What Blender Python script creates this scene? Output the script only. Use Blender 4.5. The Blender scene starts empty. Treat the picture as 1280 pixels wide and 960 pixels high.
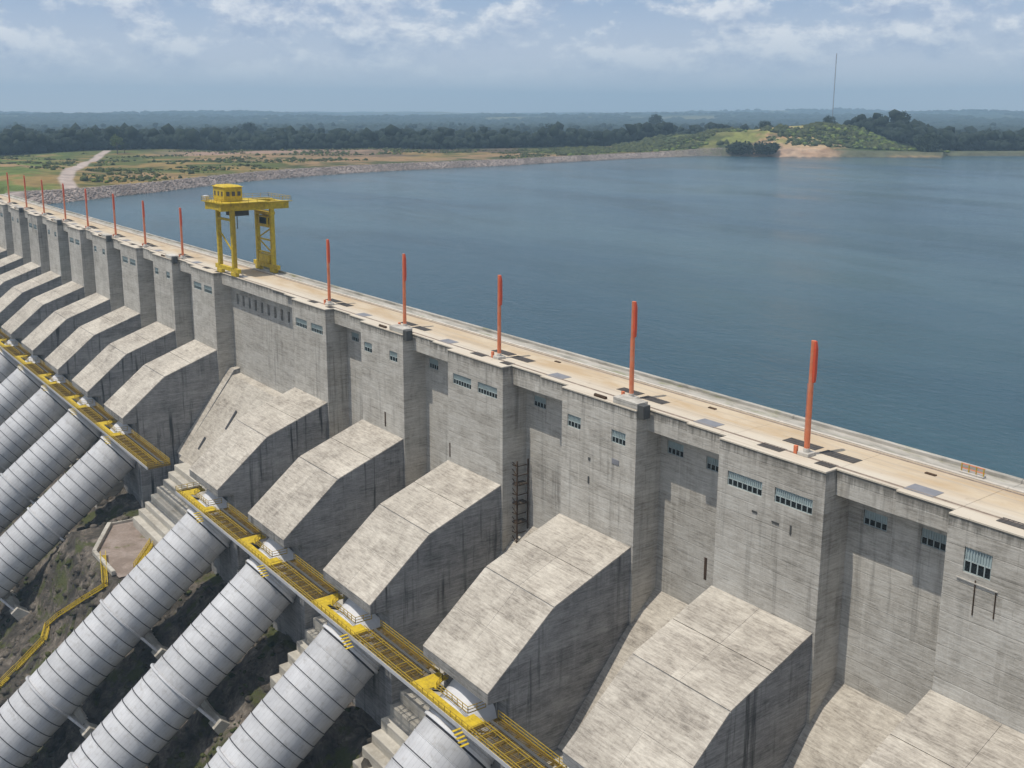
import bpy, bmesh, math, random
import numpy as np
from mathutils import Vector, Matrix, noise as mnoise
random.seed(7); rng = np.random.default_rng(7)
SC = bpy.context.scene
COL = SC.collection
R = math.radians

# ------------------------------------------------------------------ camera
# place axes: s = metres along the dam (Blender -X), v = metres upstream (Y), z = height over the crest
X0, Y0, VPA, VPU, HC = 615., 410., -354., 2400., 44.6
F = math.sqrt((X0-VPA)*(VPU-X0) - (Y0-140)**2)
def _ray(x, y): return np.array([(x-X0)/F, (y-Y0)/F, 1.])
_a = _ray(VPA, 140); _a /= np.linalg.norm(_a)
_u = _ray(VPU, 140); _u /= np.linalg.norm(_u)
_z = np.cross(_a, _u); _z = -_z if _z[1] > 0 else _z
RM = np.array([_a, _u, _z])
def bearing(x):
    d = RM @ _ray(x, 140); return math.atan2(d[1], d[0])
cam = bpy.data.cameras.new("camera"); cam_o = bpy.data.objects.new("camera", cam); COL.objects.link(cam_o)
ex = Vector((-_a[0], _u[0], _z[0])); ey = Vector((_a[1], -_u[1], -_z[1])); ez = Vector((_a[2], -_u[2], -_z[2]))
M = Matrix((ex, ey, ez)).transposed().to_4x4(); M.translation = (0, 0, HC)
cam_o.matrix_world = M
cam.sensor_width = 36; cam.sensor_fit = 'HORIZONTAL'
cam.lens = 36*F/1280; cam.shift_x = (640-X0)/1280; cam.shift_y = -(480-Y0)/1280
cam.clip_start = 1; cam.clip_end = 60000
SC.camera = cam_o
SC.view_settings.view_transform = 'Standard'; SC.view_settings.look = 'None'
SC.view_settings.exposure = 0.0; SC.view_settings.gamma = 1

# ------------------------------------------------------------------ light
LS, LV = .09, -.38                      # direction to the sun: (s, v, 1)
SUNV = Vector((-LS, LV, 1)).normalized()
sun = bpy.data.lights.new("sun", 'SUN'); sun.energy = 3.6; sun.angle = R(.55); sun.color = (1, .94, .84)
so = bpy.data.objects.new("sun", sun); COL.objects.link(so)
so.rotation_euler = SUNV.to_track_quat('Z', 'Y').to_euler()
w = bpy.data.worlds.new("World"); SC.world = w; w.use_nodes = True
nt = w.node_tree; nt.nodes.clear()
def N(nt, t, **kw):
    n = nt.nodes.new(t)
    for k, v in kw.items():
        if k == 'inp':
            for a, b in v.items(): n.inputs[a].default_value = b
        else: setattr(n, k, v)
    return n
def L(nt, a, b): nt.links.new(a, b)
def ramp(nt, fac, stops, interp='LINEAR'):
    r = nt.nodes.new('ShaderNodeValToRGB'); r.color_ramp.interpolation = interp
    e = r.color_ramp.elements
    while len(e) < len(stops): e.new(.5)
    for i, (p, c) in enumerate(stops):
        e[i].position = p; e[i].color = (c, c, c, 1) if not hasattr(c, '__len__') else (*c, 1)
    L(nt, fac, r.inputs[0]); return r.outputs[0]
def mixc(nt, fac, a, b, mode='MIX'):
    m = nt.nodes.new('ShaderNodeMix'); m.data_type = 'RGBA'; m.blend_type = mode
    for i, s in ((0, fac), (6, a), (7, b)):
        if hasattr(s, 'node'): L(nt, s, m.inputs[i])
        elif i == 0: m.inputs[0].default_value = s
        else: m.inputs[i].default_value = (*s, 1) if len(s) == 3 else s
    return m.outputs[2]
def math_(nt, op, a, b=None, c=None, clamp=False):
    m = nt.nodes.new('ShaderNodeMath'); m.operation = op; m.use_clamp = clamp
    for i, s in enumerate((a, b, c)):
        if s is None: continue
        if hasattr(s, 'node'): L(nt, s, m.inputs[i])
        else: m.inputs[i].default_value = s
    return m.outputs[0]
def noise(nt, vec, scale, detail=4, rough=.55, dist=0., mscale=None, w=0):
    if mscale:
        mp = nt.nodes.new('ShaderNodeMapping'); mp.inputs['Scale'].default_value = mscale
        mp.inputs['Location'].default_value = (w, w*.7, w*1.3)
        L(nt, vec, mp.inputs[0]); vec = mp.outputs[0]
    n = nt.nodes.new('ShaderNodeTexNoise'); n.inputs['Scale'].default_value = scale
    n.inputs['Detail'].default_value = detail; n.inputs['Roughness'].default_value = rough
    n.inputs['Distortion'].default_value = dist
    L(nt, vec, n.inputs['Vector']); return n.outputs[0]
sky = N(nt, 'ShaderNodeTexSky', sky_type='NISHITA', sun_disc=False)
sky.sun_elevation = math.asin(SUNV.z); sky.sun_rotation = math.atan2(SUNV.x, SUNV.y)
sky.air_density = 1.1; sky.dust_density = .8; sky.ozone_density = 2.0
tc = N(nt, 'ShaderNodeTexCoord')
sep = N(nt, 'ShaderNodeSeparateXYZ'); L(nt, tc.outputs['Generated'], sep.inputs[0])
zz = math_(nt, 'MAXIMUM', sep.outputs[2], 0.)
den = math_(nt, 'ADD', zz, .10)
cx_ = math_(nt, 'DIVIDE', sep.outputs[0], den); cy_ = math_(nt, 'DIVIDE', sep.outputs[1], den)
cmb = N(nt, 'ShaderNodeCombineXYZ'); L(nt, cx_, cmb.inputs[0]); L(nt, cy_, cmb.inputs[1]); L(nt, math_(nt, 'MULTIPLY', zz, 14.), cmb.inputs[2])
low = N(nt, 'ShaderNodeMapping'); low.inputs['Scale'].default_value = (1, 1, 1.9); L(nt, tc.outputs['Generated'], low.inputs[0]); lv_ = low.outputs[0]
n1 = noise(nt, lv_, 15., 10, .62, .1)
n2 = noise(nt, lv_, 4.2, 3, .5, 0)
cl = math_(nt, 'ADD', math_(nt, 'MULTIPLY', n1, .78), math_(nt, 'MULTIPLY', n2, .28))
mask = ramp(nt, cl, [(.475, 0.), (.525, .6), (.575, 1.)])
up = N(nt, 'ShaderNodeVectorMath', operation='ADD'); L(nt, lv_, up.inputs[0]); up.inputs[1].default_value = (0, 0, .022)
n4 = noise(nt, up.outputs[0], 15., 6, .62, .1)                 # tops of the puffs catch the light
lit = math_(nt, 'ADD', math_(nt, 'MULTIPLY', math_(nt, 'SUBTRACT', n1, n4), 3.0), .5, None, True)
n3 = noise(nt, lv_, 24., 6, .6, .2)
tone = math_(nt, 'ADD', math_(nt, 'MULTIPLY', lit, .65), math_(nt, 'MULTIPLY', n3, .35))
ccol = mixc(nt, ramp(nt, tone, [(.30, 0.), (.72, 1.)]), (.42, .50, .68), (.96, .97, 1.0))
SKYK = .085
skyc = mixc(nt, 1., sky.outputs[0], (SKYK, SKYK, SKYK), 'MULTIPLY')
hz = ramp(nt, zz, [(0., 1.), (.05, .92), (.22, .42), (.6, .15)])      # milky tropical air low over the horizon
base = mixc(nt, hz, skyc, mixc(nt, ramp(nt, zz, [(0., 0.), (.10, 1.)]), (1.0, .96, .96), (.40, .52, .76)))
lowfade = ramp(nt, zz, [(0.0, .04), (.025, .2), (.045, .6), (.07, .95), (.2, .95)])
fin = mixc(nt, math_(nt, 'MULTIPLY', mask, lowfade), base, ccol)
bg = N(nt, 'ShaderNodeBackground'); bg.inputs[1].default_value = 1.0
L(nt, fin, bg.inputs[0]); out = N(nt, 'ShaderNodeOutputWorld'); L(nt, bg.outputs[0], out.inputs[0])

# ------------------------------------------------------------------ materials
MATS = {}
def mat(name, rough=.9, spec=.3):
    m = bpy.data.materials.new(name); m.use_nodes = True
    nt = m.node_tree; b = nt.nodes['Principled BSDF']
    b.inputs['Roughness'].default_value = rough
    b.inputs['Specular IOR Level'].default_value = spec
    MATS[name] = m
    return m, nt, b
def bump(nt, b, h, dist=.05, strength=.5):
    n = N(nt, 'ShaderNodeBump'); n.inputs['Distance'].default_value = dist; n.inputs['Strength'].default_value = strength
    L(nt, h, n.inputs['Height']); L(nt, n.outputs[0], b.inputs['Normal'])
def pos(nt):
    g = N(nt, 'ShaderNodeNewGeometry'); return g.outputs['Position'], g
def concrete(name, base, dark, light, streak=.5, lift=.5, stain=.5, crest=False, warm=0.0, slope=False):
    m, nt, b = mat(name, .92, .2)
    p, g = pos(nt)
    big = noise(nt, p, .07, 5, .6, .5)
    mid = noise(nt, p, .5, 7, .7, .4)
    fine = noise(nt, p, 3.2, 5, .75)
    hbr = noise(nt, p, 1., 6, .75, .35, (.30, .30, 4.2) if not slope else (.45, 3.4, 1.2), 3)     # board-mark banding
    blot = noise(nt, p, .22, 6, .68, .8)
    v = math_(nt, 'ADD', math_(nt, 'MULTIPLY', big, .2), math_(nt, 'ADD', math_(nt, 'MULTIPLY', mid, .22), math_(nt, 'ADD', math_(nt, 'MULTIPLY', hbr, .52), math_(nt, 'ADD', math_(nt, 'MULTIPLY', fine, .16), math_(nt, 'MULTIPLY', blot, .18)))))
    v = math_(nt, 'MULTIPLY', v, .78)
    sp = N(nt, 'ShaderNodeSeparateXYZ'); L(nt, p, sp.inputs[0])
    # each pour dries to its own tone
    wob = math_(nt, 'MULTIPLY', big, .35)
    zf0 = math_(nt, 'DIVIDE', math_(nt, 'ADD', sp.outputs[2], 100.), 2.1)
    zf = math_(nt, 'FRACT', zf0)
    if slope: zf0 = math_(nt, 'DIVIDE', math_(nt, 'ADD', sp.outputs[1], 100.), 2.6)
    cell = N(nt, 'ShaderNodeCombineXYZ'); L(nt, math_(nt, 'FLOOR', math_(nt, 'DIVIDE', sp.outputs[0], 8.475)), cell.inputs[0]); L(nt, math_(nt, 'FLOOR', zf0), cell.inputs[1])
    wn = N(nt, 'ShaderNodeTexWhiteNoise', noise_dimensions='3D'); L(nt, cell.outputs[0], wn.inputs['Vector'])
    v = math_(nt, 'ADD', v, math_(nt, 'MULTIPLY', math_(nt, 'SUBTRACT', wn.outputs[0], .5), .045))
    c = ramp(nt, v, [(.395, dark), (.485, base), (.575, light)])
    d = math_(nt, 'ABSOLUTE', math_(nt, 'SUBTRACT', zf, .5))
    line = ramp(nt, d, [(.465, 0.), (.492, 1.)])
    ln = ramp(nt, noise(nt, p, .35, 4, .7, 0, None), [(.45, 0.), (.66, 1.)])
    lf = math_(nt, 'MULTIPLY', math_(nt, 'MULTIPLY', line, ln), lift)
    c = mixc(nt, lf, c, tuple(x*.6 for x in dark))
    # formwork joints every 3.4 m along the dam
    xf = math_(nt, 'FRACT', math_(nt, 'DIVIDE', math_(nt, 'ADD', sp.outputs[0], 2000.), 4.24))
    dx = math_(nt, 'ABSOLUTE', math_(nt, 'SUBTRACT', xf, .5))
    lx = ramp(nt, dx, [(.485, 0.), (.495, 1.)])
    c = mixc(nt, math_(nt, 'MULTIPLY', math_(nt, 'MULTIPLY', lx, ln), lift*.6), c, tuple(x*.7 for x in dark))
    # runs of damp and lime down the faces
    st = noise(nt, p, 1., 5, .62, .15, (.85, .85, .045), 11)
    sm = ramp(nt, st, [(.53, 0.), (.66, 1.)])
    sb = ramp(nt, noise(nt, p, .06, 3, .5), [(.42, 0.), (.62, 1.)])
    c = mixc(nt, math_(nt, 'MULTIPLY', math_(nt, 'MULTIPLY', sm, sb), streak), c, tuple(x*.42 for x in dark))
    st2 = noise(nt, p, 1., 4, .6, .1, (1.3, 1.3, .06), 29)
    c = mixc(nt, math_(nt, 'MULTIPLY', ramp(nt, st2, [(.60, 0.), (.70, 1.)]), stain*.45), c, tuple(min(1, x*1.25) for x in light))
    if crest:      # black algae under the crest edge, dripping irregularly
        dr = noise(nt, p, 1., 6, .7, .2, (1.6, 1.6, .12), 5)
        zt = math_(nt, 'ADD', sp.outputs[2], math_(nt, 'MULTIPLY', dr, 4.2))
        dk = ramp(nt, math_(nt, 'MULTIPLY', math_(nt, 'SUBTRACT', zt, .4), .5), [(.15, 0.), (.75, 1.)]); dk = math_(nt, 'MULTIPLY', dk, math_(nt, 'LESS_THAN', sp.outputs[2], .1))
        c = mixc(nt, math_(nt, 'MULTIPLY', dk, .72), c, (.085, .08, .068))
    oi = N(nt, 'ShaderNodeObjectInfo')
    hv = N(nt, 'ShaderNodeHueSaturation'); L(nt, c, hv.inputs['Color'])
    L(nt, math_(nt, 'ADD', math_(nt, 'MULTIPLY', oi.outputs['Random'], .12), .94), hv.inputs['Value'])
    L(nt, hv.outputs[0], b.inputs['Base Color'])
    h = math_(nt, 'SUBTRACT', math_(nt, 'ADD', math_(nt, 'MULTIPLY', fine, .5), hbr), math_(nt, 'MULTIPLY', line, .5))
    bump(nt, b, h, .12, .45)
    return m
concrete('concrete_wall', (.435, .405, .355), (.255, .235, .20), (.57, .545, .49), .45, .6, .5, crest=True)
concrete('concrete_side_shaded', (.235, .23, .225), (.115, .115, .112), (.35, .345, .335), 1.0, .6, .45)  # same concrete as the walls, shade of the chute sides put into the colour
concrete('concrete_top', (.40, .36, .305), (.215, .19, .16), (.56, .515, .44), .0, .15, 0., slope=True)
concrete('concrete_step', (.42, .39, .335), (.30, .27, .22), (.52, .49, .43), .0, .0, 0.)
def simple(name, col, rough=.6, spec=.4, var=.12, scale=1.5, metal=0., dirt=0., dirtcol=(.12, .1, .08)):
    m, nt, b = mat(name, rough, spec)
    p, g = pos(nt)
    n = noise(nt, p, scale, 5, .65)
    c = mixc(nt, ramp(nt, n, [(.3, 0.), (.7, 1.)]), tuple(x*(1-var) for x in col), tuple(min(1, x*(1+var)) for x in col))
    if dirt: c = mixc(nt, math_(nt, 'MULTIPLY', ramp(nt, noise(nt, p, scale*.7, 6, .75, .5), [(.5, 0.), (.66, 1.)]), dirt), c, dirtcol)
    L(nt, c, b.inputs['Base Color']); b.inputs['Metallic'].default_value = metal
    return m
simple('yellow', (.56, .40, .025), .6, .3, .22, 1.1, dirt=.6, dirtcol=(.22, .14, .035))
simple('yellow_rail', (.44, .30, .025), .5, .4, .1, 1.2, dirt=.3, dirtcol=(.2, .11, .02))  # yellow darkened, walkway shade put into the railing colour
simple('grating_shaded', (.20, .13, .025), .7, .3, .25, 1., dirt=.5, dirtcol=(.05, .035, .02))  # brown holds the shade between the pipes, put into grating and beam colour
simple('orange', (.66, .19, .085), .6, .3, .14, .8, dirt=.5, dirtcol=(.62, .34, .22))
simple('red_orange', (.60, .085, .035), .5, .4, .1, .8)
simple('plinth', (.5, .47, .42), .9, .2, .12, 1.5, dirt=.3)
simple('hatch', (.075, .068, .062), .8, .3, .3, .9, dirt=.3, dirtcol=(.15, .09, .06))
simple('hatch_plate', (.21, .21, .225), .6, .4, .15, .6)
simple('louvre', (.34, .41, .41), .6, .4, .12, 1.2, dirt=.2)
simple('frame', (.35, .40, .39), .6, .4, .1, 1.2)
simple('glass', (.012, .018, .02), .12, .6, .2, 3.)
simple('white_steel', (.62, .62, .63), .45, .4, .06, .6, dirt=.25, dirtcol=(.35, .33, .3))
simple('dark_rubber', (.06, .06, .065), .8, .2, .2, 1.)
simple('dark_steel', (.07, .07, .065), .6, .4, .2, 1.)
simple('net', (.012, .05, .03), .9, .1, .4, .6)
simple('rust', (.075, .048, .03), .9, .1, .5, .5, dirt=.4, dirtcol=(.03, .02, .015))
simple('rail_steel', (.30, .24, .19), .6, .4, .2, .8, dirt=.6, dirtcol=(.42, .34, .26))
simple('kerb', (.56, .51, .44), .9, .2, .12, .8, dirt=.2)
simple('bark', (.11, .09, .07), .95, .1, .3, 1.)
simple('mast_grey', (.22, .15, .16), .7, .3, .1, 1.)
def leaf(name, a, b2):
    m, nt, b = mat(name, .8, .2); p, g = pos(nt)
    n = noise(nt, p, .22, 4, .7); oi = N(nt, 'ShaderNodeObjectInfo')
    c = mixc(nt, ramp(nt, n, [(.35, 0.), (.65, 1.)]), a, b2)
    L(nt, c, b.inputs['Base Color']); return m
leaf('leaf_dark', (.007, .015, .007), (.028, .045, .014))
leaf('leaf_mid', (.018, .030, .010), (.085, .092, .028))
leaf('leaf_bright', (.06, .10, .018), (.17, .20, .045))
leaf('forest', (.004, .010, .008), (.018, .030, .013))
# penstock sheet cladding
m, nt, b = mat('cladding', .6, .35)
tcn = N(nt, 'ShaderNodeTexCoord'); p, g = pos(nt)
n = noise(nt, p, .35, 5, .6); oi = N(nt, 'ShaderNodeObjectInfo')
c = mixc(nt, ramp(nt, n, [(.3, 0.), (.7, 1.)]), (.43, .43, .44), (.53, .53, .535))
sps = N(nt, 'ShaderNodeSeparateXYZ'); L(nt, tcn.outputs['Object'], sps.inputs[0])
ang = math_(nt, 'ARCTAN2', sps.outputs[0], sps.outputs[2])
af = math_(nt, 'ABSOLUTE', math_(nt, 'SUBTRACT', math_(nt, 'FRACT', math_(nt, 'MULTIPLY', ang, 7.)), .5))
c = mixc(nt, ramp(nt, af, [(.455, 0.), (.49, .45)]), c, (.2, .2, .21))
rn = noise(nt, p, .8, 5, .7, 0, (.5, 1, 1), 7)
c = mixc(nt, ramp(nt, rn, [(.54, 0.), (.70, .5)]), c, (.27, .255, .235))
ru = noise(nt, tcn.outputs['Object'], 1., 5, .7, .2, (2.2, .25, .5), 3)
c = mixc(nt, ramp(nt, ru, [(.62, 0.), (.72, .45)]), c, (.25, .17, .11))
hv = N(nt, 'ShaderNodeHueSaturation'); L(nt, c, hv.inputs['Color'])
L(nt, math_(nt, 'ADD', math_(nt, 'MULTIPLY', oi.outputs['Random'], .20), .90), hv.inputs['Value'])
L(nt, hv.outputs[0], b.inputs['Base Color'])
bump(nt, b, n, .05, .2)
# deck
m, nt, b = mat('deck', .95, .15); p, g = pos(nt)
sp = N(nt, 'ShaderNodeSeparateXYZ'); L(nt, p, sp.inputs[0])
n = noise(nt, p, .25, 5, .6, .5, (.35, 1, 1)); nf = noise(nt, p, 1.8, 5, .7)
c = mixc(nt, ramp(nt, n, [(.38, 0.), (.62, 1.)]), (.47, .35, .22), (.55, .455, .33))
c = mixc(nt, ramp(nt, nf, [(.5, 0.), (.72, .4)]), c, (.46, .39, .30))
fr = ramp(nt, math_(nt, 'MULTIPLY', math_(nt, 'SUBTRACT', sp.outputs[1], 107.), .1), [(.0, 1.), (.45, .9), (.72, 0.)])
c = mixc(nt, math_(nt, 'MULTIPLY', fr, .65), c, (.60, .56, .485))
tr = noise(nt, p, 1., 4, .6, 0, (.02, 1.2, 1), 4)
c = mixc(nt, ramp(nt, tr, [(.52, 0.), (.66, .55)]), c, (.40, .34, .27))
sp2 = noise(nt, p, .55, 5, .75, .6, None, 0); c = mixc(nt, ramp(nt, sp2, [(.60, 0.), (.70, .5)]), c, (.33, .27, .20))
L(nt, c, b.inputs['Base Color']); bump(nt, b, nf, .04, .3)
m, nt, b = mat('deck_edge', .95, .15); p, g = pos(nt)
n = noise(nt, p, .5, 6, .7, .4, (.3, 1, 1)); c = ramp(nt, n, [(.34, (.22, .21, .18)), (.5, (.38, .355, .31)), (.66, (.48, .45, .40))])
mg = noise(nt, p, .5, 5, .7, .2, (.25, 1, 1), 9); c = mixc(nt, ramp(nt, mg, [(.56, 0.), (.66, .7)]), c, (.23, .24, .11))
L(nt, c, b.inputs['Base Color'])
# rock: penstock shade put into the dark base, sunlit spots into pale tones
m, nt, b = mat('rock', .95, .15); p, g = pos(nt)
n = noise(nt, p, .16, 8, .72, .6); nf = noise(nt, p, .9, 6, .7, .3)
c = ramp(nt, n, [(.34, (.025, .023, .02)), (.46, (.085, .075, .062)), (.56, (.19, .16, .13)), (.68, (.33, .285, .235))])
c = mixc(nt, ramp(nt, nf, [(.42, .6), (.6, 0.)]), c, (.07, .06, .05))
gv = noise(nt, p, .13, 6, .7, .3, None); c = mixc(nt, ramp(nt, gv, [(.52, 0.), (.60, .85)]), c, (.075, .085, .025))
L(nt, c, b.inputs['Base Color']); bump(nt, b, math_(nt, 'ADD', n, nf), .9, .8)
m, nt, b = mat('gravel', .95, .15); p, g = pos(nt)
n = noise(nt, p, .22, 5, .6, .8); nf = noise(nt, p, 2., 4, .7)
c = ramp(nt, n, [(.38, (.23, .18, .15)), (.55, (.31, .25, .215)), (.68, (.35, .29, .255))]); c = mixc(nt, ramp(nt, nf, [(.4, .35), (.6, 0.)]), c, (.17, .14, .11))
gv = noise(nt, p, .2, 5, .7, .3, None, 8); c = mixc(nt, ramp(nt, gv, [(.60, 0.), (.68, .8)]), c, (.12, .12, .04))
L(nt, c, b.inputs['Base Color']); bump(nt, b, nf, .1, .5)
# land with a colour attribute (grass, soil, riprap, canopy)
m, nt, b = mat('land', .95, .1); p, g = pos(nt)
at = N(nt, 'ShaderNodeAttribute', attribute_name='col')
n = noise(nt, p, .09, 6, .72); c = mixc(nt, 1., at.outputs[0], ramp(nt, n, [(.3, .62), (.7, 1.4)]), 'MULTIPLY')
L(nt, c, b.inputs['Base Color']); bump(nt, b, n, 2.5, .7)
m, nt, b = mat('riprap', .95, .1); p, g = pos(nt)
n = noise(nt, p, .3, 4, .6); L(nt, ramp(nt, n, [(.3, (.17, .14, .125)), (.7, (.36, .31, .28))]), b.inputs['Base Color'])
# water
m, nt, b = mat('water', .07, .5); p, g = pos(nt)
b.inputs['IOR'].default_value = 1.33
bigw = noise(nt, p, 1., 4, .6, .3, (.0035, .009, 1), 0)
L(nt, ramp(nt, bigw, [(.40, (.018, .062, .088)), (.60, (.040, .092, .112))]), b.inputs['Base Color'])
rw = noise(nt, p, 1., 5, .65, .5, (.007, .02, 1), 5)
L(nt, ramp(nt, rw, [(.38, .10), (.62, .24)]), b.inputs['Roughness'])
w1 = noise(nt, p, .55, 5, .65, .3, (.8, 1.3, 1)); w2 = noise(nt, p, .11, 3, .5, .2, (.7, 1.4, 1))
bump(nt, b, math_(nt, 'ADD', w1, math_(nt, 'MULTIPLY', w2, 1.4)), .8, .55)

# ------------------------------------------------------------------ builders
def P(s, v, z): return Vector((-s, v, z))
class MB:
    def __init__(self): self.v = []; self.f = []; self.m = []
    def poly(self, pts, mi=0):
        b0 = len(self.v); self.v += [tuple(p) for p in pts]; self.f.append(tuple(range(b0, b0+len(pts)))); self.m.append(mi)
    def hexa(self, p, mi=0):       # p: 8 points, 0-3 bottom ring, 4-7 top ring
        b0 = len(self.v); self.v += [tuple(q) for q in p]
        for f in ((3, 2, 1, 0), (4, 5, 6, 7), (0, 1, 5, 4), (1, 2, 6, 5), (2, 3, 7, 6), (3, 0, 4, 7)):
            self.f.append(tuple(b0+i for i in f)); self.m.append(mi)
    def box(self, s0, s1, v0, v1, z0, z1, mi=0):
        self.hexa([P(s0, v0, z0), P(s0, v1, z0), P(s1, v1, z0), P(s1, v0, z0), P(s0, v0, z1), P(s0, v1, z1), P(s1, v1, z1), P(s1, v0, z1)], mi)
    def bar(self, a, b, t=.1, t2=None, mi=0, up=None):
        a = Vector(a); b = Vector(b); d = (b-a).normalized()
        r = up if up is not None else (Vector((0, 0, 1)) if abs(d.z) < .95 else Vector((1, 0, 0)))
        x = d.cross(r).normalized(); y = x.cross(d).normalized(); h = t/2; k = (t2 or t)/2
        self.hexa([a-x*h-y*k, a+x*h-y*k, a+x*h+y*k, a-x*h+y*k, b-x*h-y*k, b+x*h-y*k, b+x*h+y*k, b-x*h+y*k], mi)
    def tube(self, a, b, r0, r1=None, n=12, mi=0, caps=True):
        a = Vector(a); b = Vector(b); d = (b-a).normalized(); r1 = r0 if r1 is None else r1
        q = Vector((1, 0, 0)) if abs(d.x) < .9 else Vector((0, 1, 0))
        x = d.cross(q).normalized(); y = d.cross(x); b0 = len(self.v)
        for c, rr in ((a, r0), (b, r1)):
            for i in range(n):
                t = 2*math.pi*i/n; self.v.append(tuple(c + x*rr*math.cos(t) + y*rr*math.sin(t)))
        for i in range(n):
            j = (i+1) % n; self.f.append((b0+i, b0+j, b0+n+j, b0+n+i)); self.m.append(mi)
        if caps:
            self.f.append(tuple(b0+i for i in range(n))[::-1]); self.m.append(mi)
            self.f.append(tuple(b0+n+i for i in range(n))); self.m.append(mi)
    def extr(self, prof, s0, s1, mats=None):      # polygon in (v,z) extruded along s
        n = len(prof); b0 = len(self.v)
        for s in (s0, s1):
            for (v, z) in prof: self.v.append(tuple(P(s, v, z)))
        for i in range(n):
            j = (i+1) % n; self.f.append((b0+i, b0+j, b0+n+j, b0+n+i)); self.m.append(mats[i] if mats else 0)
        self.f.append(tuple(b0+i for i in range(n))); self.m.append(mats[n] if mats else 0)
        self.f.append(tuple(b0+n+i for i in range(n))[::-1]); self.m.append(mats[n] if mats else 0)
    def mesh(self, name, mats, smooth=False, fix=True, bev=0.):
        me = bpy.data.meshes.new(name); me.from_pydata(self.v, [], self.f)
        for mm in mats: me.materials.append(MATS[mm])
        me.polygons.foreach_set('material_index', self.m)
        if fix or bev:
            bm = bmesh.new(); bm.from_mesh(me)
            bmesh.ops.recalc_face_normals(bm, faces=bm.faces)
            if bev: bmesh.ops.bevel(bm, geom=[e for e in bm.edges if e.is_manifold and e.calc_face_angle(0) > .25], offset=bev, segments=1, affect='EDGES', profile=.5)
            bm.to_mesh(me); bm.free()
        if smooth: me.polygons.foreach_set('use_smooth', [True]*len(me.polygons))
        me.update(); return me
    def obj(self, name, mats, parent=None, loc=None, **kw):
        if isinstance(mats, str): mats = [mats]
        return link(name, self.mesh(name, mats, **kw), parent, loc)
def link(name, me, parent=None, loc=None):
    o = bpy.data.objects.new(name, me); COL.objects.link(o)
    if parent is not None: o.parent = parent
    if loc is not None: o.location = loc
    return o
def thing(name, label, cat, loc=(0, 0, 0), group=None):
    o = bpy.data.objects.new(name, None); COL.objects.link(o); o.location = loc; o.empty_display_size = .5
    o['label'] = label; o['category'] = cat
    if group: o['group'] = group
    return o
def struct(o): o['kind'] = 'structure'; return o
def stuff(o, label=None, cat=None):
    o['kind'] = 'stuff'
    if label: o['label'] = label; o['category'] = cat
    return o
def children(o): return [c for c in bpy.data.objects if c.parent == o]

# ------------------------------------------------------------------ layout of the dam
UNIT, SA = 33.9, 74.6
def s_of(k): return SA + UNIT*k
ALLK = [k for k in range(-2, 16)]
GAP = 5                                         # the bay that has no pipe
FL = [k for k in ALLK if k != GAP]
S_R, S_L = s_of(-2)-17, 622.                    # ends of the wall
ZB = -78.
VF, VR, VT = 107., 112.4, 123.4                 # front of piers, back of recesses, upstream edge

dam = thing('concrete_dam', 'long grey concrete dam wall with sloping chutes and a pale road along its crest', 'dam', P(0, 107, 0))
dam.location = (0, 0, 0)
# body behind everything
b = MB(); b.box(S_R, S_L, 113.4, VT, -90, -3.9); b.obj('wall_core', 'concrete_wall', dam)

def wall_holes(mb, s0, s1, z0, z1, v, holes, depth=.45, mi=0):
    ss = sorted({s0, s1, *[h[0] for h in holes], *[h[1] for h in holes]}); zs = sorted({z0, z1, *[h[2] for h in holes], *[h[3] for h in holes]})
    for i in range(len(ss)-1):
        for j in range(len(zs)-1):
            cs, cz = (ss[i]+ss[i+1])/2, (zs[j]+zs[j+1])/2
            if any(h[0] < cs < h[1] and h[2] < cz < h[3] for h in holes): continue
            mb.poly([P(ss[i], v, zs[j]), P(ss[i], v, zs[j+1]), P(ss[i+1], v, zs[j+1]), P(ss[i+1], v, zs[j])], mi)
    for a, c, e, f in holes:
        q = [(a, e), (c, e), (c, f), (a, f)]
        for i in range(4):
            (x1, y1), (x2, y2) = q[i], q[(i+1) % 4]
            mb.poly([P(x1, v, y1), P(x2, v, y2), P(x2, v+depth, y2), P(x1, v+depth, y1)], mi)
        mb.poly([P(a, v+depth, e), P(c, v+depth, e), P(c, v+depth, f), P(a, v+depth, f)], mi)
PM = {}
def window(parent, s0, s1, z0, z1, v, npane, label=None):
    """louvred upper panel over a row of small dark panes; sits in a hole s0..s1, z0..z1"""
    zr = z0 + (z1-z0)*.47
    fr = MB(); t = .09; y0, y1 = v+.10, v+.30
    fr.box(s0+.003, s1-.003, y0, y1, z0+.003, z0+t); fr.box(s0+.003, s1-.003, y0, y1, zr-t/2, zr+t/2)
    pw = (s1-s0)/npane
    for i in range(npane+1):
        c = s0 + pw*i; c = min(max(c, s0+t*.75), s1-t*.75)
        fr.box(c-t*.72, c+t*.72, y0+.01, y1-.01, z0+t+.003, zr-t/2-.003)
    o = fr.obj('window', 'frame', parent)
    if label: o['label'] = label
    lv = MB(); n = max(4, int((s1-s0)/.32))
    lv.box(s0+.01, s1-.01, v+.22, v+.33, zr+t/2+.003, z1-.005)
    for i in range(n):
        c = s0 + (s1-s0)*(i+.5)/n
        lv.box(c-.055, c+.055, v+.12, v+.215, zr+t/2+.006, z1-.01)
    lv.obj('louvre_panel', 'louvre', o)
    key = (round(pw, 2), round(zr-z0, 2))
    if key not in PM:
        pb = MB(); pb.box(-pw/2+.03, pw/2-.03, 0, .05, 0, zr-z0-t*1.6); PM[key] = pb.mesh('pane', ['glass'])
    for i in range(npane):
        link('pane', PM[key], o, P(s0+pw*(i+.5), v+.2, z0+t))
    return o

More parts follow.
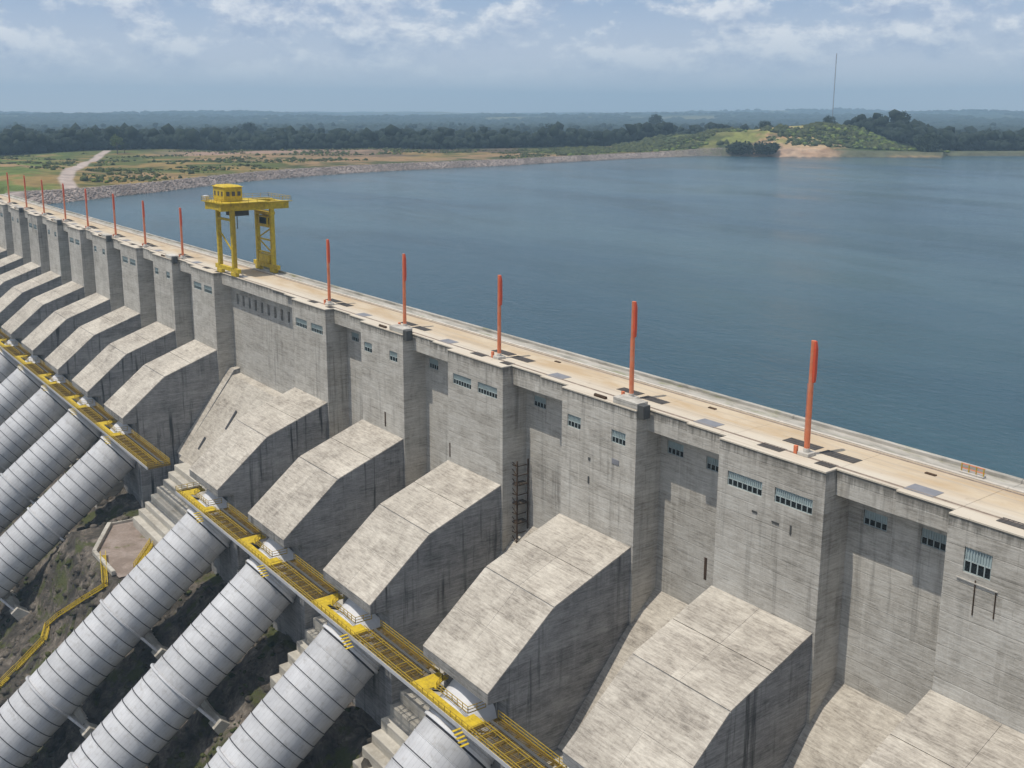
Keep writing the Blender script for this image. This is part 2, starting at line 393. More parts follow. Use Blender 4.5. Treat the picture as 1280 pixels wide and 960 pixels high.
WA = [(1.3, 7.3), (9.4, 15.4)]; WB = [(1.9, 5.1), (12.4, 15.7)]
for k in ALLK:
    s0 = s_of(k); big = (k % 2 == 0)
    if k == GAP: continue
    a, c = s0-.4, s0+17.1
    zt = -4.1; zb = -6.2
    hs = [(s0+x, s0+y, zb, zt) for x, y in (WA if big else WB)]
    if k == -1: hs = [(52.4, 55.6, -6.2, -3.2), (s0+2.0, s0+5.6, -6.2, -3.6)]
    mb = MB()
    wall_holes(mb, a, c, ZB, 0, VF, hs)
    mb.poly([P(a, VF, ZB), P(a, VF, 0), P(a, 113.5, 0), P(a, 113.5, ZB)]); mb.poly([P(c, VF, ZB), P(c, VF, 0), P(c, 113.5, 0), P(c, 113.5, ZB)])
    mb.poly([P(a, VF, -.01), P(c, VF, -.01), P(c, 113.5, -.01), P(a, 113.5, -.01)])
    mb.obj('wall_pier', 'concrete_wall', dam)
    for h in hs:
        window(dam, *h, VF, (7 if big else 4) if (h[1]-h[0]) > 4 else (4 if k < 2 else 3))
# recess walls between the piers
for k in ALLK:
    if k == GAP or k == GAP+1 and False: continue
    s0 = s_of(k)
    a, c = (s0-16.8, s0-.4) if k != GAP+1 else (s_of(GAP-1)+17.1, s0-.4)
    if k == GAP+1:
        hs = []
        n = 11
        for i in range(n):
            x = a + 4.5 + i*(c-a-9)/(n-1); hs.append((x-.75, x+.75, -8.6, -5.6))
        mb = MB(); wall_holes(mb, a, c, ZB, -3.0, 112.0, hs, 1.2); mb.obj('recess_wall', 'concrete_wall', dam)
        for h in hs:
            q = MB(); q.box(h[0]+.02, h[1]-.02, 112.6, 112.7, h[2]+.02, h[3]-.02); q.obj('vent_grille', 'dark_steel', dam)
        sl = MB(); sl.box(a-.002, c+.002, 109.4, 113.6, -3.1, -.012); sl.obj('roof_slab', 'concrete_wall', dam)
        continue
    odd = k % 2
    hs = [(c-5.6-(0 if odd else .0), c-2.2, -7.3, -5.3), (a+.9+(0 if odd else 2.0), a+3.8+(0 if odd else 2.4), -7.2, -5.1)] if not odd else [(a+3.6, a+7.0, -7.5, -5.5), (c-4.8, c-1.4, -7.2, -5.1)]
    mb = MB(); wall_holes(mb, a, c, ZB, -3.0, VR, hs); mb.obj('recess_wall', 'concrete_wall', dam)
    for h in hs: window(dam, *h, VR, 4)
    sl = MB(); mid = (a+c)/2-.6
    sl.box(mid, c+.002, 109.2, 113.6, -3.3, -.012); sl.obj('roof_slab', 'concrete_wall', dam, bev=.03)
    sl = MB(); sl.box(a-.002, mid-.002, 108.6, 113.6, -3.0, -.012); sl.obj('roof_slab', 'concrete_wall', dam, bev=.03)

# crest road
b = MB()
for k in range(-3, 16):      # road slabs, one per half unit
    for h in (0, 1):
        a = s_of(k)-.4 + (17.5 if h else 0); c = a + (16.4 if h else 17.5)
        if a > S_L: continue
        c = min(c, S_L)
        v0 = VF-.12 if not h else 109.08
        if k == GAP and not h: v0 = 109.28
        if k == GAP: v0 = 109.28
        q = MB(); q.box(a+.02, c-.02, v0, 119.4, 0.0, .22); q.obj('road_slab', 'deck', dam, bev=.02)
        if h and k != GAP:
            q = MB(); q.box(a+.02, (a+c)/2-.6, 108.48, v0-.004, 0.0, .2); q.obj('edge_slab', 'deck', dam)
for s in np.arange(S_R, S_L, UNIT):
    e = min(s+UNIT-.05, S_L)
    q = MB(); q.box(s, e, 119.42, 119.85, 0, .42); q.obj('kerb', 'kerb', dam, bev=.03)
    q = MB(); q.box(s, e, 119.86, 122.75, -.6, .15); q.obj('side_path', 'deck_edge', dam)
    q = MB(); q.box(s, e, 122.76, VT+.05, -1.2, .62); q.obj('upstream_parapet', 'deck_edge', dam, bev=.05)
q = MB(); q.box(S_R, S_L, 113.6, VT-.05, -3.88, -.02); q.obj('crest_core', 'concrete_wall', dam)

# hatches and covers let into the crest road
def hatch(s0, s1, v0, v1, m_='hatch', name='hatch_cover'):
    q = MB(); q.box(s0, s1, v0, v1, .225, .27)
    n = max(2, int((s1-s0)/.5))
    if name == 'hatch_cover':
        for i in range(n): 
            x = s0+(s1-s0)*(i+.5)/n; q.box(x-.05, x+.05, v0+.05, v1-.05, .273, .30)
    q.obj(name, m_, dam)
for k in ALLK:
    s0 = s_of(k)
    if k == GAP: continue
    if k % 2 == 0:
        hatch(s0+8.1, s0+11.9, 108.5, 110.2); hatch(s0-.2+.3, s0+2.6, 108.5, 110.2)
        hatch(s0+5.7, s0+11.1, 112.9, 114.9); hatch(s0-.5, s0+4.8, 112.5, 114.5)
    else:
        hatch(s0-.3, s0+4.6, 112.4, 114.3); hatch(s0+5.7, s0+10.5, 112.9, 114.7)
        # raised pier head
        q = MB(); q.box(s0-.35, s0+5.0, 107.05, 109.4, .225, 1.25); q.obj('raised_head', 'concrete_wall', dam, bev=.06)
        q = MB(); q.box(s0-1.7, s0-.36, 107.1, 108.55, -1.0, 1.1); q.obj('corner_box', 'dark_steel', dam, bev=.04)
        if k > 0: q = MB(); q.tube(P(s0+7.0, 107.45, .42), P(s0+9.6, 107.45, .42), .28, .28, 12); q.obj('pipe_stub', 'rust', dam)
        if k < 0: hatch(s0+9.4, s0+12.6, 108.7, 110.3)
    hatch(s0-13.2, s0-9.4, 109.6, 112.1, 'hatch_plate', 'cover_plate')
for s, v in ((65.9, 116.7), (102., 117.), (139., 117.2)):
    q = MB(); q.box(s-.7, s+.7, v-.25, v+.25, .225, .36); q.obj('drain_cover', 'rust', dam)

# crane rails, tyre-dark lanes
for vv in (109.9, 118.9):
    for s in np.arange(S_R, S_L, UNIT):
        e = min(s+UNIT-.04, S_L); q = MB(); q.box(s, e, vv-.07, vv+.07, .222, .30); q.box(s, e, vv-.28, vv+.28, .205, .226); q.obj('crane_rail', 'rail_steel', dam)
# small fittings on the wall faces
for (s, v, z_, w_, h_, m_) in ((118.6, 107, -10.4, .5, .5, 'dark_steel'), (118.7, 107, -14.0, .35, 1.2, 'dark_steel'), (93.2, 107, -20.0, .45, 3.4, 'rust'), (183.6, 107, -19.6, .45, 3.2, 'rust'), (159.0, 107, -19.8, .3, 2.8, 'rust'),
                              (85.0, 107, -8.6, .9, .3, 'dark_steel'), (81.5, 107, -9.0, 1.2, .25, 'dark_steel'), (79.0, 107, -9.2, .25, 1.3, 'dark_steel'), (112.5, 107, -9.2, 1.6, .8, 'hatch_plate'), (51.6, 107, -8.8, .12, 3.2, 'rust'), (54.0, 107, -8.8, .12, 4.2, 'rust')):
    q = MB(); q.box(s-w_/2, s+w_/2, v-.09, v+.02, z_-h_/2, z_+h_/2); q.obj('wall_fitting', m_, dam)
q = MB(); q.bar(P(51.4, 106.9, -7.1), P(56.2, 106.9, -7.0), .12); q.obj('wall_conduit', 'plinth', dam)

# chutes
PROF = [(112.0, -22.2), (107.0, -22.2), (91.5, -27.7), (79.2, -37.6), (79.2, -39.3), (83.0, -39.5), (83.0, ZB), (112.0, ZB)]
def panel_mesh(p0, p1, w_, th=.14, g=.018):
    d = Vector((0, p1[0]-p0[0], p1[1]-p0[1])); ln = d.length; d /= ln; nrm = Vector((0, -d.z, d.y)); nrm = nrm if nrm.z > 0 else -nrm
    q = MB(); a0 = Vector((0, *p0))+d*g; a1 = Vector((0, *p1))-d*g
    X = Vector((1, 0, 0))
    lo = [a0+X*(-g), a0+X*(-w_+g), a1+X*(-w_+g), a1+X*(-g)]
    q.hexa([p - nrm*.05 for p in lo] + [p + nrm*th for p in lo]); return q.mesh('concrete_panel', ['concrete_top'])
W = 17.3
segs = [((107.0, -22.2), (99.2, -24.96)), ((99.1, -25.0), (91.5, -27.68)), ((91.42, -27.75), (85.3, -32.7)), ((85.3, -32.7), (79.2, -37.6))]
PMESH = [panel_mesh(a, c, W/2, th) for (a, c), th in zip(segs, (.15, .145, .15, .145))]
for k in FL:
    s0 = s_of(k)
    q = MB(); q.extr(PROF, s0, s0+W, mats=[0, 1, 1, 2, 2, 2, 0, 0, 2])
    fl = q.obj('chute', ['concrete_side_shaded', 'concrete_top', 'concrete_side_shaded'], dam, bev=.07)
    for i, me in enumerate(PMESH):
        for j in (0, 1):
            o = link('concrete_panel', me, fl, P(s0+j*W/2, 0, random.uniform(-.015, .015)))
# sloping blocks and stepped toes in the bays
BP = [(112.6, -30.3), (106.3, -35.9), (92.5, -51.3), (92.5, ZB), (112.6, ZB)]
stepm = {}
def steps(s0, s1, n=8, dv=1.95, v0=92.5, z0=-51.3):
    key = (round(s1-s0, 1), n)
    for i in range(n):
        if key not in stepm:
            q = MB(); q.box(0, s1-s0, -dv-.9, 1.6, -9, 0); stepm[key] = q.mesh('step', ['concrete_step'], bev=.12)
        jit = random.uniform(-.5, .5)
        o = link('step', stepm[key], dam, P(s0+jit*.6, v0-dv*i-dv+.9, z0-dv*i-.4)); 
for k in ALLK:
    if k in (GAP, GAP+1): continue
    a, c = s_of(k)-16.6, s_of(k)
    q = MB(); q.extr(BP, a+.003, c-.003, mats=[1, 1, 0, 0, 0, 0]); q.obj('bay_slope', ['concrete_side_shaded', 'concrete_top'], dam)
    steps(a+.01, c-.01)
a, c = s_of(GAP-1)+W, s_of(GAP+1)
q = MB(); q.extr([(112.2, -28.7), (109.6, -29.1), (92.7, -50.8), (92.7, ZB), (112.2, ZB)], a+.003, c-4.0, mats=[1, 1, 0, 0, 0, 0]); bs = q.obj('bay_slope', ['concrete_side_shaded', 'concrete_top'], dam)
q = MB(); q.extr([(112.2, -27.3), (110.2, -27.6), (93.4, -50.0), (93.4, ZB), (112.2, ZB)], c-3.998, c-.003, mats=[1, 1, 0, 0, 0, 0]); q.obj('side_wall', ['concrete_side_shaded', 'concrete_top'], dam, bev=.05)
for (s_, v_, l_) in ((259, 101, 3.4), (266.5, 95.8, 2.2)):
    zc = -29.1-(109.6-v_)*1.284
    q = MB(); q.hexa([P(s_, v_+d1, zc+d2) for (d1, d2) in ((.2, .45), (l_, l_*1.3+.45))] + [P(s_+1.0, v_+d1, zc+d2) for (d1, d2) in ((l_, l_*1.3+.45), (.2, .45))] +
                   [P(s_, v_+d1, zc+d2) for (d1, d2) in ((.0, .15), (l_-.2, l_*1.3+.15))] + [P(s_+1.0, v_+d1, zc+d2) for (d1, d2) in ((l_-.2, l_*1.3+.15), (.0, .15))])
    q.obj('blockout', 'dark_rubber', dam)
steps(a+.01, c-9.0, 8, 1.75, 93.0, -50.0)

# ------------------------------------------------------------------ penstocks
BETA = R(38.3)
AX = Vector((0, -math.cos(BETA), -math.sin(BETA)))
def axis_pt(s, v): return P(s, v, -53.4+(v-75)*math.tan(BETA))
RP = 6.05
def ring(r0, r1, length, n=56, lip=.09):
    """a conical sheet band along local -Y axis (before tilting) with a turned lip"""
    vs, fs = [], []
    prof = [(0, r0-.06), (.15, r0-.06), (.17, r0+lip), (.30, r0+lip), (.36, r0), (length, r1), (length, r0-.07)]
    for (y, r_) in prof:
        for i in range(n):
            t = 2*math.pi*i/n; vs.append((r_*math.sin(t), -y, r_*math.cos(t)))
    for j in range(len(prof)-1):
        for i in range(n):
            i2 = (i+1) % n; fs.append((j*n+i, (j+1)*n+i, (j+1)*n+i2, j*n+i2))
    return vs, fs
def mesh_of(name, vs, fs, mats, smooth=True, sharp=False):
    me = bpy.data.meshes.new(name); me.from_pydata(vs, [], fs)
    for m_ in mats: me.materials.append(MATS[m_])
    if smooth:
        me.polygons.foreach_set('use_smooth', [True]*len(me.polygons)); me.set_sharp_from_angle(angle=R(28))
    me.update(); return me
BL = 21.0/8
band_me = mesh_of('cladding_band', *ring(RP+.03, RP-.02, BL), ['cladding', 'dark_rubber'])
for i_, f_ in enumerate(band_me.polygons):
    if i_ < 112: f_.material_index = 1
def flange(r, l, name, m_, n=56, chamf=.08):
    prof = [(0, 5.2), (0, r-chamf), (chamf, r), (l-chamf, r), (l, r-chamf), (l, 5.2)]
    vs, fs = [], []
    for (y, q_) in prof:
        for i in range(n):
            t = 2*math.pi*i/n; vs.append((q_*math.sin(t), -y, q_*math.cos(t)))
    for j in range(len(prof)-1):
        for i in range(n): fs.append((j*n+i, (j+1)*n+i, (j+1)*n+(i+1) % n, j*n+(i+1) % n))
    return mesh_of(name, vs, fs, [m_])
collar_me = flange(RP+.55, .5, 'support_collar', 'cladding')
joint_me = flange(6.5, .6, 'joint_sleeve', 'white_steel')
gapring_me = flange(6.0, .3, 'rubber_seal', 'dark_rubber')
upper_me = flange(6.2, 7.0, 'upper_shell', 'white_steel')
uprib_me = flange(6.35, .25, 'stiffener_ring', 'cladding')
# collar legs: from the lower flanks of the collar down to the pedestals, in the plane across the pipe
leg_me = {}
for sg in (-1, 1):
    q = MB(); q.hexa([(sg*5.6, -.45, -3.2), (sg*5.6, .05-.0, -3.2), (sg*2.2, .05, -6.0), (sg*2.2, -.45, -6.0),
                      (sg*6.75, -.45, -8.2), (sg*6.75, .05, -8.2), (sg*5.2, .05, -8.2), (sg*5.2, -.45, -8.2)])
    leg_me[sg] = q.mesh('collar_leg', ['cladding'])
    q = MB(); q.hexa([(sg*4.4, -1.6, -13.5), (sg*4.4, 2.4, -13.5), (sg*8.0, 2.4, -13.5), (sg*8.0, -1.6, -13.5),
                      (sg*4.8, -1.1, -8.22), (sg*4.8, 1.1, -8.22), (sg*7.6, 1.1, -8.22), (sg*7.6, -1.1, -8.22)])
    leg_me[sg*2] = q.mesh('pedestal', ['concrete_step'], bev=.08)
q = MB(); q.hexa([(-4.78, -.8, -13.5), (-4.78, 1.6, -13.5), (4.78, 1.6, -13.5), (4.78, -.8, -13.5), (-4.78, -.8, -9.6), (-4.78, .8, -9.6), (4.78, .8, -9.6), (4.78, -.8, -9.6)])
tie_me = q.mesh('pedestal_beam', ['concrete_step'])
PEN = {0: 'pale ribbed steel penstock at the near end, under the largest chute', 1: 'ribbed steel penstock cut by the bottom frame edge, nearest the camera',
       2: 'ribbed steel penstock next after the nearest one, third from the bay with the yard', 3: 'ribbed steel penstock between the one beside the gravel yard and the third',
       4: 'ribbed steel penstock beside the gravel yard and the yellow stairs', 6: 'ribbed steel penstock first beyond the bare rock strip and gravel yard',
       7: 'ribbed steel penstock second beyond the gravel yard', 8: 'ribbed steel penstock third beyond the gravel yard',
       9: 'ribbed steel penstock fourth beyond the gravel yard, only a tip in view at left', 10: 'ribbed steel penstock fifth beyond the gravel yard, at the far left edge'}
tilt = Matrix.Rotation(-(-BETA), 3, 'X').to_euler()
for k, lab in PEN.items():
    sc = s_of(k)+W/2
    t = thing('penstock', lab, 'penstock', axis_pt(sc, 79.3), 'steel penstocks running down from the dam')
    t.rotation_euler = (BETA, 0, 0)
    # local: -Y runs down the pipe
    def at_v(v): return -(79.3-v)/math.cos(BETA)
    link('upper_shell', upper_me, t, (0, 7.6, 0)); 
    for yy in (3.2, 2.2, 1.5): link('stiffener_ring', uprib_me, t, (0, yy, 0))
    link('joint_sleeve', joint_me, t, (0, at_v(80.0), 0)); link('rubber_seal', gapring_me, t, (0, at_v(79.6), 0))
    y0 = at_v(79.4); yend = at_v(6 if k < 5 else 22)
    firstc = at_v(59.0)
    i = 0; y = firstc + BL*7 
    # bands laid between collars
    ys = []
    yy = firstc
    while yy+BL < y0+.1: yy += BL
    if yy+.9 < y0: ys.append(yy+BL-(yy+BL-y0))
    while yy > yend: ys.append(yy); yy -= BL
    for yb in ys: link('cladding_band', band_me, t, (0, yb, 0))
    cc = firstc
    while cc > yend:
        cl_ = link('support_collar', collar_me, t, (0, cc+.25, 0))
        for sg in (-1, 1):
            link('collar_leg', leg_me[sg], cl_, (0, -.05, 0))
            link('pedestal', leg_me[sg*2], t, (0, cc, 0))
        link('pedestal_beam', tie_me, t, (0, cc, 0))
        cc -= 21.0

# ------------------------------------------------------------------ maintenance walkways
def walkway(label, s0, s1, pens, zf=-42.2):
    t = thing('walkway', label, 'walkway', P((s0+s1)/2, 77, zf), 'yellow steel walkways over the penstocks')
    off = -t.location
    def o(mb, name, m_, parent=None, st=False, **kw):
        x = mb.obj(name, m_, parent or t, loc=off if parent is None else None, **kw)
        if st: x['kind'] = 'stuff'
        return x
    va, vb = 75.7, 81.4
    cut = []       # solid yellow platforms round each pipe
    for sc in pens: cut.append((sc-8.2, sc+7.4))
    # edge beams
    be = MB(); be.box(s0, s1, va-.12, va+.12, zf-.62, zf+.05); o(be, 'edge_beam', 'cladding')
    segs_ = []; cur = s0
    for a, c in sorted(cut):
        a = max(a, s0)
        if a > cur: segs_.append((cur, a))
        cur = min(c, s1)
    if cur < s1: segs_.append((cur, s1))
    for (a, c) in segs_:
        gr = MB()
        x = a
        while x < c: gr.box(x, x+.09, va+.13, vb, zf-.06, zf); x += .34
        for vv in (76.4, 77.6, 78.8, 80.0, 81.1): gr.box(a, c, vv-.05, vv+.05, zf-.18, zf-.061)
        o(gr, 'grating', 'grating_shaded', st=True)
        bm_ = MB(); x = a
        while x <= c+.01:
            bm_.box(x-.14, x+.14, va+.13, vb, zf-.5, zf-.19); x += (c-a)/max(1, round((c-a)/2.6))
        bm_.box(a, c, vb, vb+.15, zf-.5, zf+.05)
        o(bm_, 'cross_beams', 'grating_shaded')
        # diagonal truss rods below the floor
        dg = MB(); n = max(1, round((c-a)/2.6)); st = (c-a)/n
        for i in range(n):
            dg.bar(P(a+i*st, va+.2, zf-.56), P(a+(i+1)*st, vb-.1, zf-.56), .12)
        o(dg, 'wind_bracing', 'grating_shaded')
        ln = MB(); x = a+1.3
        while x < c-.4:           # cable trays, hand pumps and gate frames crowding the deck
            ln.bar(P(x, va+.1, zf+1.13), P(x, 78.2, zf+1.13), .08); ln.bar(P(x, 78.2, zf), P(x, 78.2, zf+1.13), .08); x += 2.6
        ln.bar(P(a, 78.2, zf+1.13), P(c, 78.2, zf+1.13), .09); ln.bar(P(a, 78.2, zf+.55), P(c, 78.2, zf+.55), .07)
        o(ln, 'inner_railing', 'yellow_rail')
        tr = MB(); tr.box(a+.3, c-.3, 79.6, 80.1, zf+.02, zf+.2); o(tr, 'cable_tray', 'dark_steel')
    for sc in pens:
        a, c = max(sc-8.2, s0), min(sc+7.4, s1)
        pf = MB()
        pf.box(a, c, va+.13, 77.5, zf-.12, zf+.03); pf.box(sc+4.2, c, 77.51, 78.2, zf-.12, zf+.03)
        pf.box(sc+4.9, c, 78.21, vb, zf-.12, zf+.03)
        pf.box(max(a, s0), sc-5.4, 77.51, 79.0, zf-.12, zf+.03)
        pf.hexa([P(sc+4.89, 78.21, zf-.12), P(sc+4.89, 80.4, zf-.12), P(sc+4.4, 79.2, zf-.12), P(sc+3.4, 78.21, zf-.12), P(sc+4.89, 78.21, zf+.03), P(sc+4.89, 80.4, zf+.03), P(sc+4.4, 79.2, zf+.03), P(sc+3.4, 78.21, zf+.03)])
        o(pf, 'floor_plate', 'yellow')
        # little stair flight on the near side
        stp = MB()
        for i in range(5): stp.box(sc-7.2-i*.5, sc-6.8-i*.5, va-1.6, va-.15, zf-.2-i*.34, zf-.14-i*.34)
        o(stp, 'stair_flight', 'yellow')
    # railings
    def rail(pts, name='handrail'):
        r_ = MB()
        for a, c in zip(pts[:-1], pts[1:]):
            ln = (c-a).length; n = max(1, round(ln/1.5))
            for i in range(n+1):
                q = a.lerp(c, i/n); r_.bar(q, q+Vector((0, 0, 1.15)), .085)
            for h in (.6, 1.13): r_.bar(a+Vector((0, 0, h)), c+Vector((0, 0, h)), .085)
            r_.bar(a+Vector((0, 0, .08)), c+Vector((0, 0, .08)), .04, .16)
        o(r_, name, 'yellow_rail')
    rail([P(s0, va, zf), P(s1, va, zf)])
    for (a, c) in segs_: rail([P(a, vb, zf), P(c, vb, zf)])
    rail([P(s0, va, zf), P(s0, vb, zf)]); rail([P(s1, va, zf), P(s1, vb, zf)])
    for sc in pens:
        rail([P(sc+4.95, vb, zf+.03), P(sc+4.95, 80.4, zf+.03), P(sc+3.4, 78.3, zf+.03), P(sc-4.9, 78.3, zf+.03), P(sc-5.1, vb, zf+.03)])
    # brackets into the wall
    x = s0+1.5
    while x < s1:
        if any(abs(x-sc) < 8.9 for sc in pens) and all(abs(x-sc) > 6.6 for sc in pens):
            br = MB(); br.bar(P(x, va+.2, zf-.6), P(x, 82.99, zf-3.9), .22); o(br, 'bracket', 'dark_steel')
        x += 1.0
    return t
walkway('yellow steel walkway crossing the tops of the four near penstocks', 93.5, 227.5, [s_of(k)+W/2 for k in (1, 2, 3, 4)])
walkway('yellow steel walkway over the far group of penstocks, ending above the gravel yard', 247.5, 470., [s_of(k)+W/2 for k in (6, 7, 8, 9, 10)])

# ------------------------------------------------------------------ gantry crane on the crest
cr = thing('gantry_crane', 'tall yellow gantry crane with a cab house on top, standing on the dam crest', 'crane', P(273, 115.5, .2))
def co(mb, name, m_, parent=None, **kw): return mb.obj(name, m_, parent or cr, loc=-cr.location if parent is None else None, **kw)
SL_ = (268.2, 278.2); VL_ = (109.6, 121.2); ZT = 18.2
for vv in VL_:
    zb_ = .25
    q = MB(); q.box(264.8, 281.2, vv-.45, vv+.45, zb_+1.1, zb_+2.3); co(q, 'sill_beam', 'yellow', bev=.05)
    for ss in SL_:
        q = MB(); q.box(ss-1.7, ss+1.7, vv-.55, vv+.55, zb_, zb_+1.09); co(q, 'wheel_truck', 'yellow', bev=.1)
        q = MB(); a = P(ss, vv, zb_+2.3); c2_ = P(ss + (.5 if ss > 273 else -.1)*0, vv, ZT); q.bar(a, c2_, 1.1, 1.2); co(q, 'leg', 'yellow', bev=.06)
    if vv > 115:
        q = MB()
        for z_ in (5.5, 9.2, 13.0, 16.4): q.bar(P(SL_[0], vv, z_), P(SL_[1], vv, z_), .45)
        for i, (z1, z2) in enumerate(((5.5, 9.2), (9.2, 13.0), (2.4, 5.5))):
            q.bar(P(SL_[i % 2], vv, z1), P(SL_[1-i % 2], vv, z2), .3)
        co(q, 'leg_bracing', 'yellow')
        q = MB(); q.box(269.2, 275.4, vv-.9, vv+.9, 13.3, 16.0); cab = co(q, 'drive_room', 'yellow', bev=.05)
        q = MB(); q.box(270.0, 274.6, vv-.95, vv-.91, 13.8, 15.6); q.box(269.15, 269.19, vv-.6, vv+.6, 13.8, 15.6); q.obj('window', 'glass', cab)
        q = MB(); q.box(268.6, 277, vv-1.2, vv+1.2, 16.55, 17.3); co(q, 'service_platform', 'yellow'); q = MB(); q.box(269.5, 276, vv-1.0, vv+1.0, 2.7, 5.0); co(q, 'motor_housing', 'yellow', bev=.08)
    else:
        q = MB(); q.bar(P(SL_[0], vv, 15.6), P(SL_[1], vv, 15.6), .6); q.bar(P(SL_[0], vv, 6.5), P(SL_[1], vv, 12.5), .3); co(q, 'leg_bracing', 'yellow')
        q = MB()
        for i in range(38): q.bar(P(SL_[0]-.9, vv+.35, 2.6+i*.42), P(SL_[0]-.9, vv-.35, 2.6+i*.42), .06)
        for d_ in (-.4, .4): q.bar(P(SL_[0]-.9, vv+d_, 2.4), P(SL_[0]-.9, vv+d_, 18.6), .09)
        for i in range(12): q.tube(P(SL_[0]-1.0, vv, 4+i*1.2), P(SL_[0]-1.0, vv, 4.06+i*1.2), .65, .65, 10, caps=False)
        co(q, 'ladder', 'yellow_rail')
for ss in SL_:
    q = MB(); q.box(ss-.65, ss+.65, 106.2, 126.2, ZT, ZT+2.1); co(q, 'main_girder', 'yellow', bev=.05)
for vv in (106.8, 121.2, 125.6):
    q = MB(); q.box(SL_[0]+.66, SL_[1]-.66, vv-.5, vv+.5, ZT+.2, ZT+1.9); co(q, 'end_beam', 'yellow')
q = MB(); q.box(265.6, 280.6, 105.8, 119.2, ZT+2.11, ZT+2.35); co(q, 'top_platform', 'yellow')
q = MB()
for (a, c) in (((265.7, 105.9), (280.5, 105.9)), ((265.7, 105.9), (265.7, 126.1)), ((280.5, 105.9), (280.5, 126.1)), ((265.7, 126.1), (280.5, 126.1))):
    A, B_ = P(*a, ZT+2.36), P(*c, ZT+2.36); n = 8
    for i in range(n+1): x = A.lerp(B_, i/n); q.bar(x, x+Vector((0, 0, 1.1)), .1)
    for h in (.55, 1.1): q.bar(A+Vector((0, 0, h)), B_+Vector((0, 0, h)), .09)
for sx in (265.6, 280.5): q.box(sx-.8, sx+.05, 119.2, 126.1, ZT+2.11, ZT+2.3)
co(q, 'platform_railing', 'yellow_rail')
q = MB(); q.box(269.9, 277.7, 108.3, 113.6, ZT+2.36, ZT+6.3); hs_ = co(q, 'machinery_house', 'yellow', bev=.12)
q = MB(); q.hexa([P(269.6, 108, ZT+6.32), P(269.6, 113.9, ZT+6.32), P(278, 113.9, ZT+6.32), P(278, 108, ZT+6.32), P(270.8, 109, ZT+6.8), P(270.8, 112.9, ZT+6.8), P(276.8, 112.9, ZT+6.8), P(276.8, 109, ZT+6.8)]); q.obj('roof', 'yellow', hs_)
q = MB()
for vv in (109.4, 111.0, 112.6): q.box(269.82, 269.89, vv-.45, vv+.45, ZT+3.9, ZT+5.1)
for ss in (271.3, 273.8, 276.3): q.box(ss-.45, ss+.45, 108.22, 108.29, ZT+3.9, ZT+5.1)
q.obj('window', 'dark_steel', hs_)
q = MB(); q.box(278.1, 280.0, 106.1, 107.2, ZT+2.36, ZT+3.7); co(q, 'control_box', 'white_steel', bev=.05)
q = MB(); q.box(270.5, 275.8, 111, 115.5, ZT-1.7, ZT-.01); q.tube(P(273, 113, ZT-1.7), P(273, 113, ZT-5.5), .12); co(q, 'hoist', 'dark_steel')

# ------------------------------------------------------------------ orange masts
mast_names = {}
def mast(s, v, z, label, h=15.4):
    t = thing('lighting_mast', label, 'mast', P(s, v, z), 'orange masts along the dam crest')
    if not mast_names:
        q = MB(); q.tube((0, 0, .5), (0, 0, 15.5), .37, .30, 14); mast_names['pole'] = q.mesh('pole', ['orange'], smooth=True); mast_names['pole'].set_sharp_from_angle(angle=R(40))
        q = MB(); q.box(-.85, .85, -.85, .85, 0, .5); q.tube((0, 0, .5), (0, 0, 1.0), .48, .42, 12); mast_names['plinth'] = q.mesh('plinth', ['plinth'], bev=.04)
        q = MB()
        ax = (-.46, 0)
        q.hexa([(-.26, -.22, 10.0), (-.26, .22, 10.0), (-.55, .22, 10.0), (-.55, -.22, 10.0), (-.24, -.27, 11.2), (-.24, .27, 11.2), (-.62, .27, 11.2), (-.62, -.27, 11.2)])
        q.hexa([(-.24, -.27, 11.21), (-.24, .27, 11.21), (-.62, .27, 11.21), (-.62, -.27, 11.21), (-.22, -.25, 14.6), (-.22, .25, 14.6), (-.60, .25, 14.6), (-.60, -.25, 14.6)])
        q.hexa([(-.22, -.25, 14.61), (-.22, .25, 14.61), (-.60, .25, 14.61), (-.60, -.25, 14.61), (-.15, -.15, 15.5), (-.15, .15, 15.5), (-.45, .15, 15.5), (-.45, -.15, 15.5)])
        for i in range(len(q.v)): x, y, z_ = q.v[i]; q.v[i] = (-x, y, z_)      # the fitting hangs on the near side
        mast_names['lamp_carriage'] = q.mesh('lamp_carriage', ['red_orange'], bev=.03)
        q = MB(); q.box(1.1, 1.6, -.7, -.3, 0, 1.1); mast_names['cabinet'] = q.mesh('cabinet', ['orange'], bev=.03)
        q = MB()
        for i in range(11): q.bar((-.28, 0, 2+i*.75), (-.5, 0, 2+i*.75), .05)
        q.bar((-.5, 0, 1.9), (-.5, 0, 9.7), .05); mast_names['cable'] = q.mesh('cable_guide', ['orange'])
    link('pole', mast_names['pole'], t); link('plinth', mast_names['plinth'], t); link('lamp_carriage', mast_names['lamp_carriage'], t)
    link('cabinet', mast_names['cabinet'], t); link('cable_guide', mast_names['cable'], t)
    t.scale = (1, 1, h/15.4)
ORD = {0: 'orange mast nearest the camera, beside four dark hatches', 1: 'orange mast second from the right, on a raised pier head', 2: 'orange mast third from the right, beside dark hatches',
       3: 'orange mast fourth from the right, on a raised pier head', 4: 'orange mast nearest the gantry crane on its right', 7: 'first orange mast left of the gantry crane',
       8: 'second orange mast left of the crane', 9: 'third orange mast left of the crane', 10: 'fourth orange mast left of the crane', 11: 'fifth orange mast left of the crane',
       12: 'sixth orange mast left of the crane', 13: 'seventh orange mast left of the crane', 14: 'eighth orange mast left of the crane, small and far', 15: 'farthest orange mast, at the far end of the dam'}
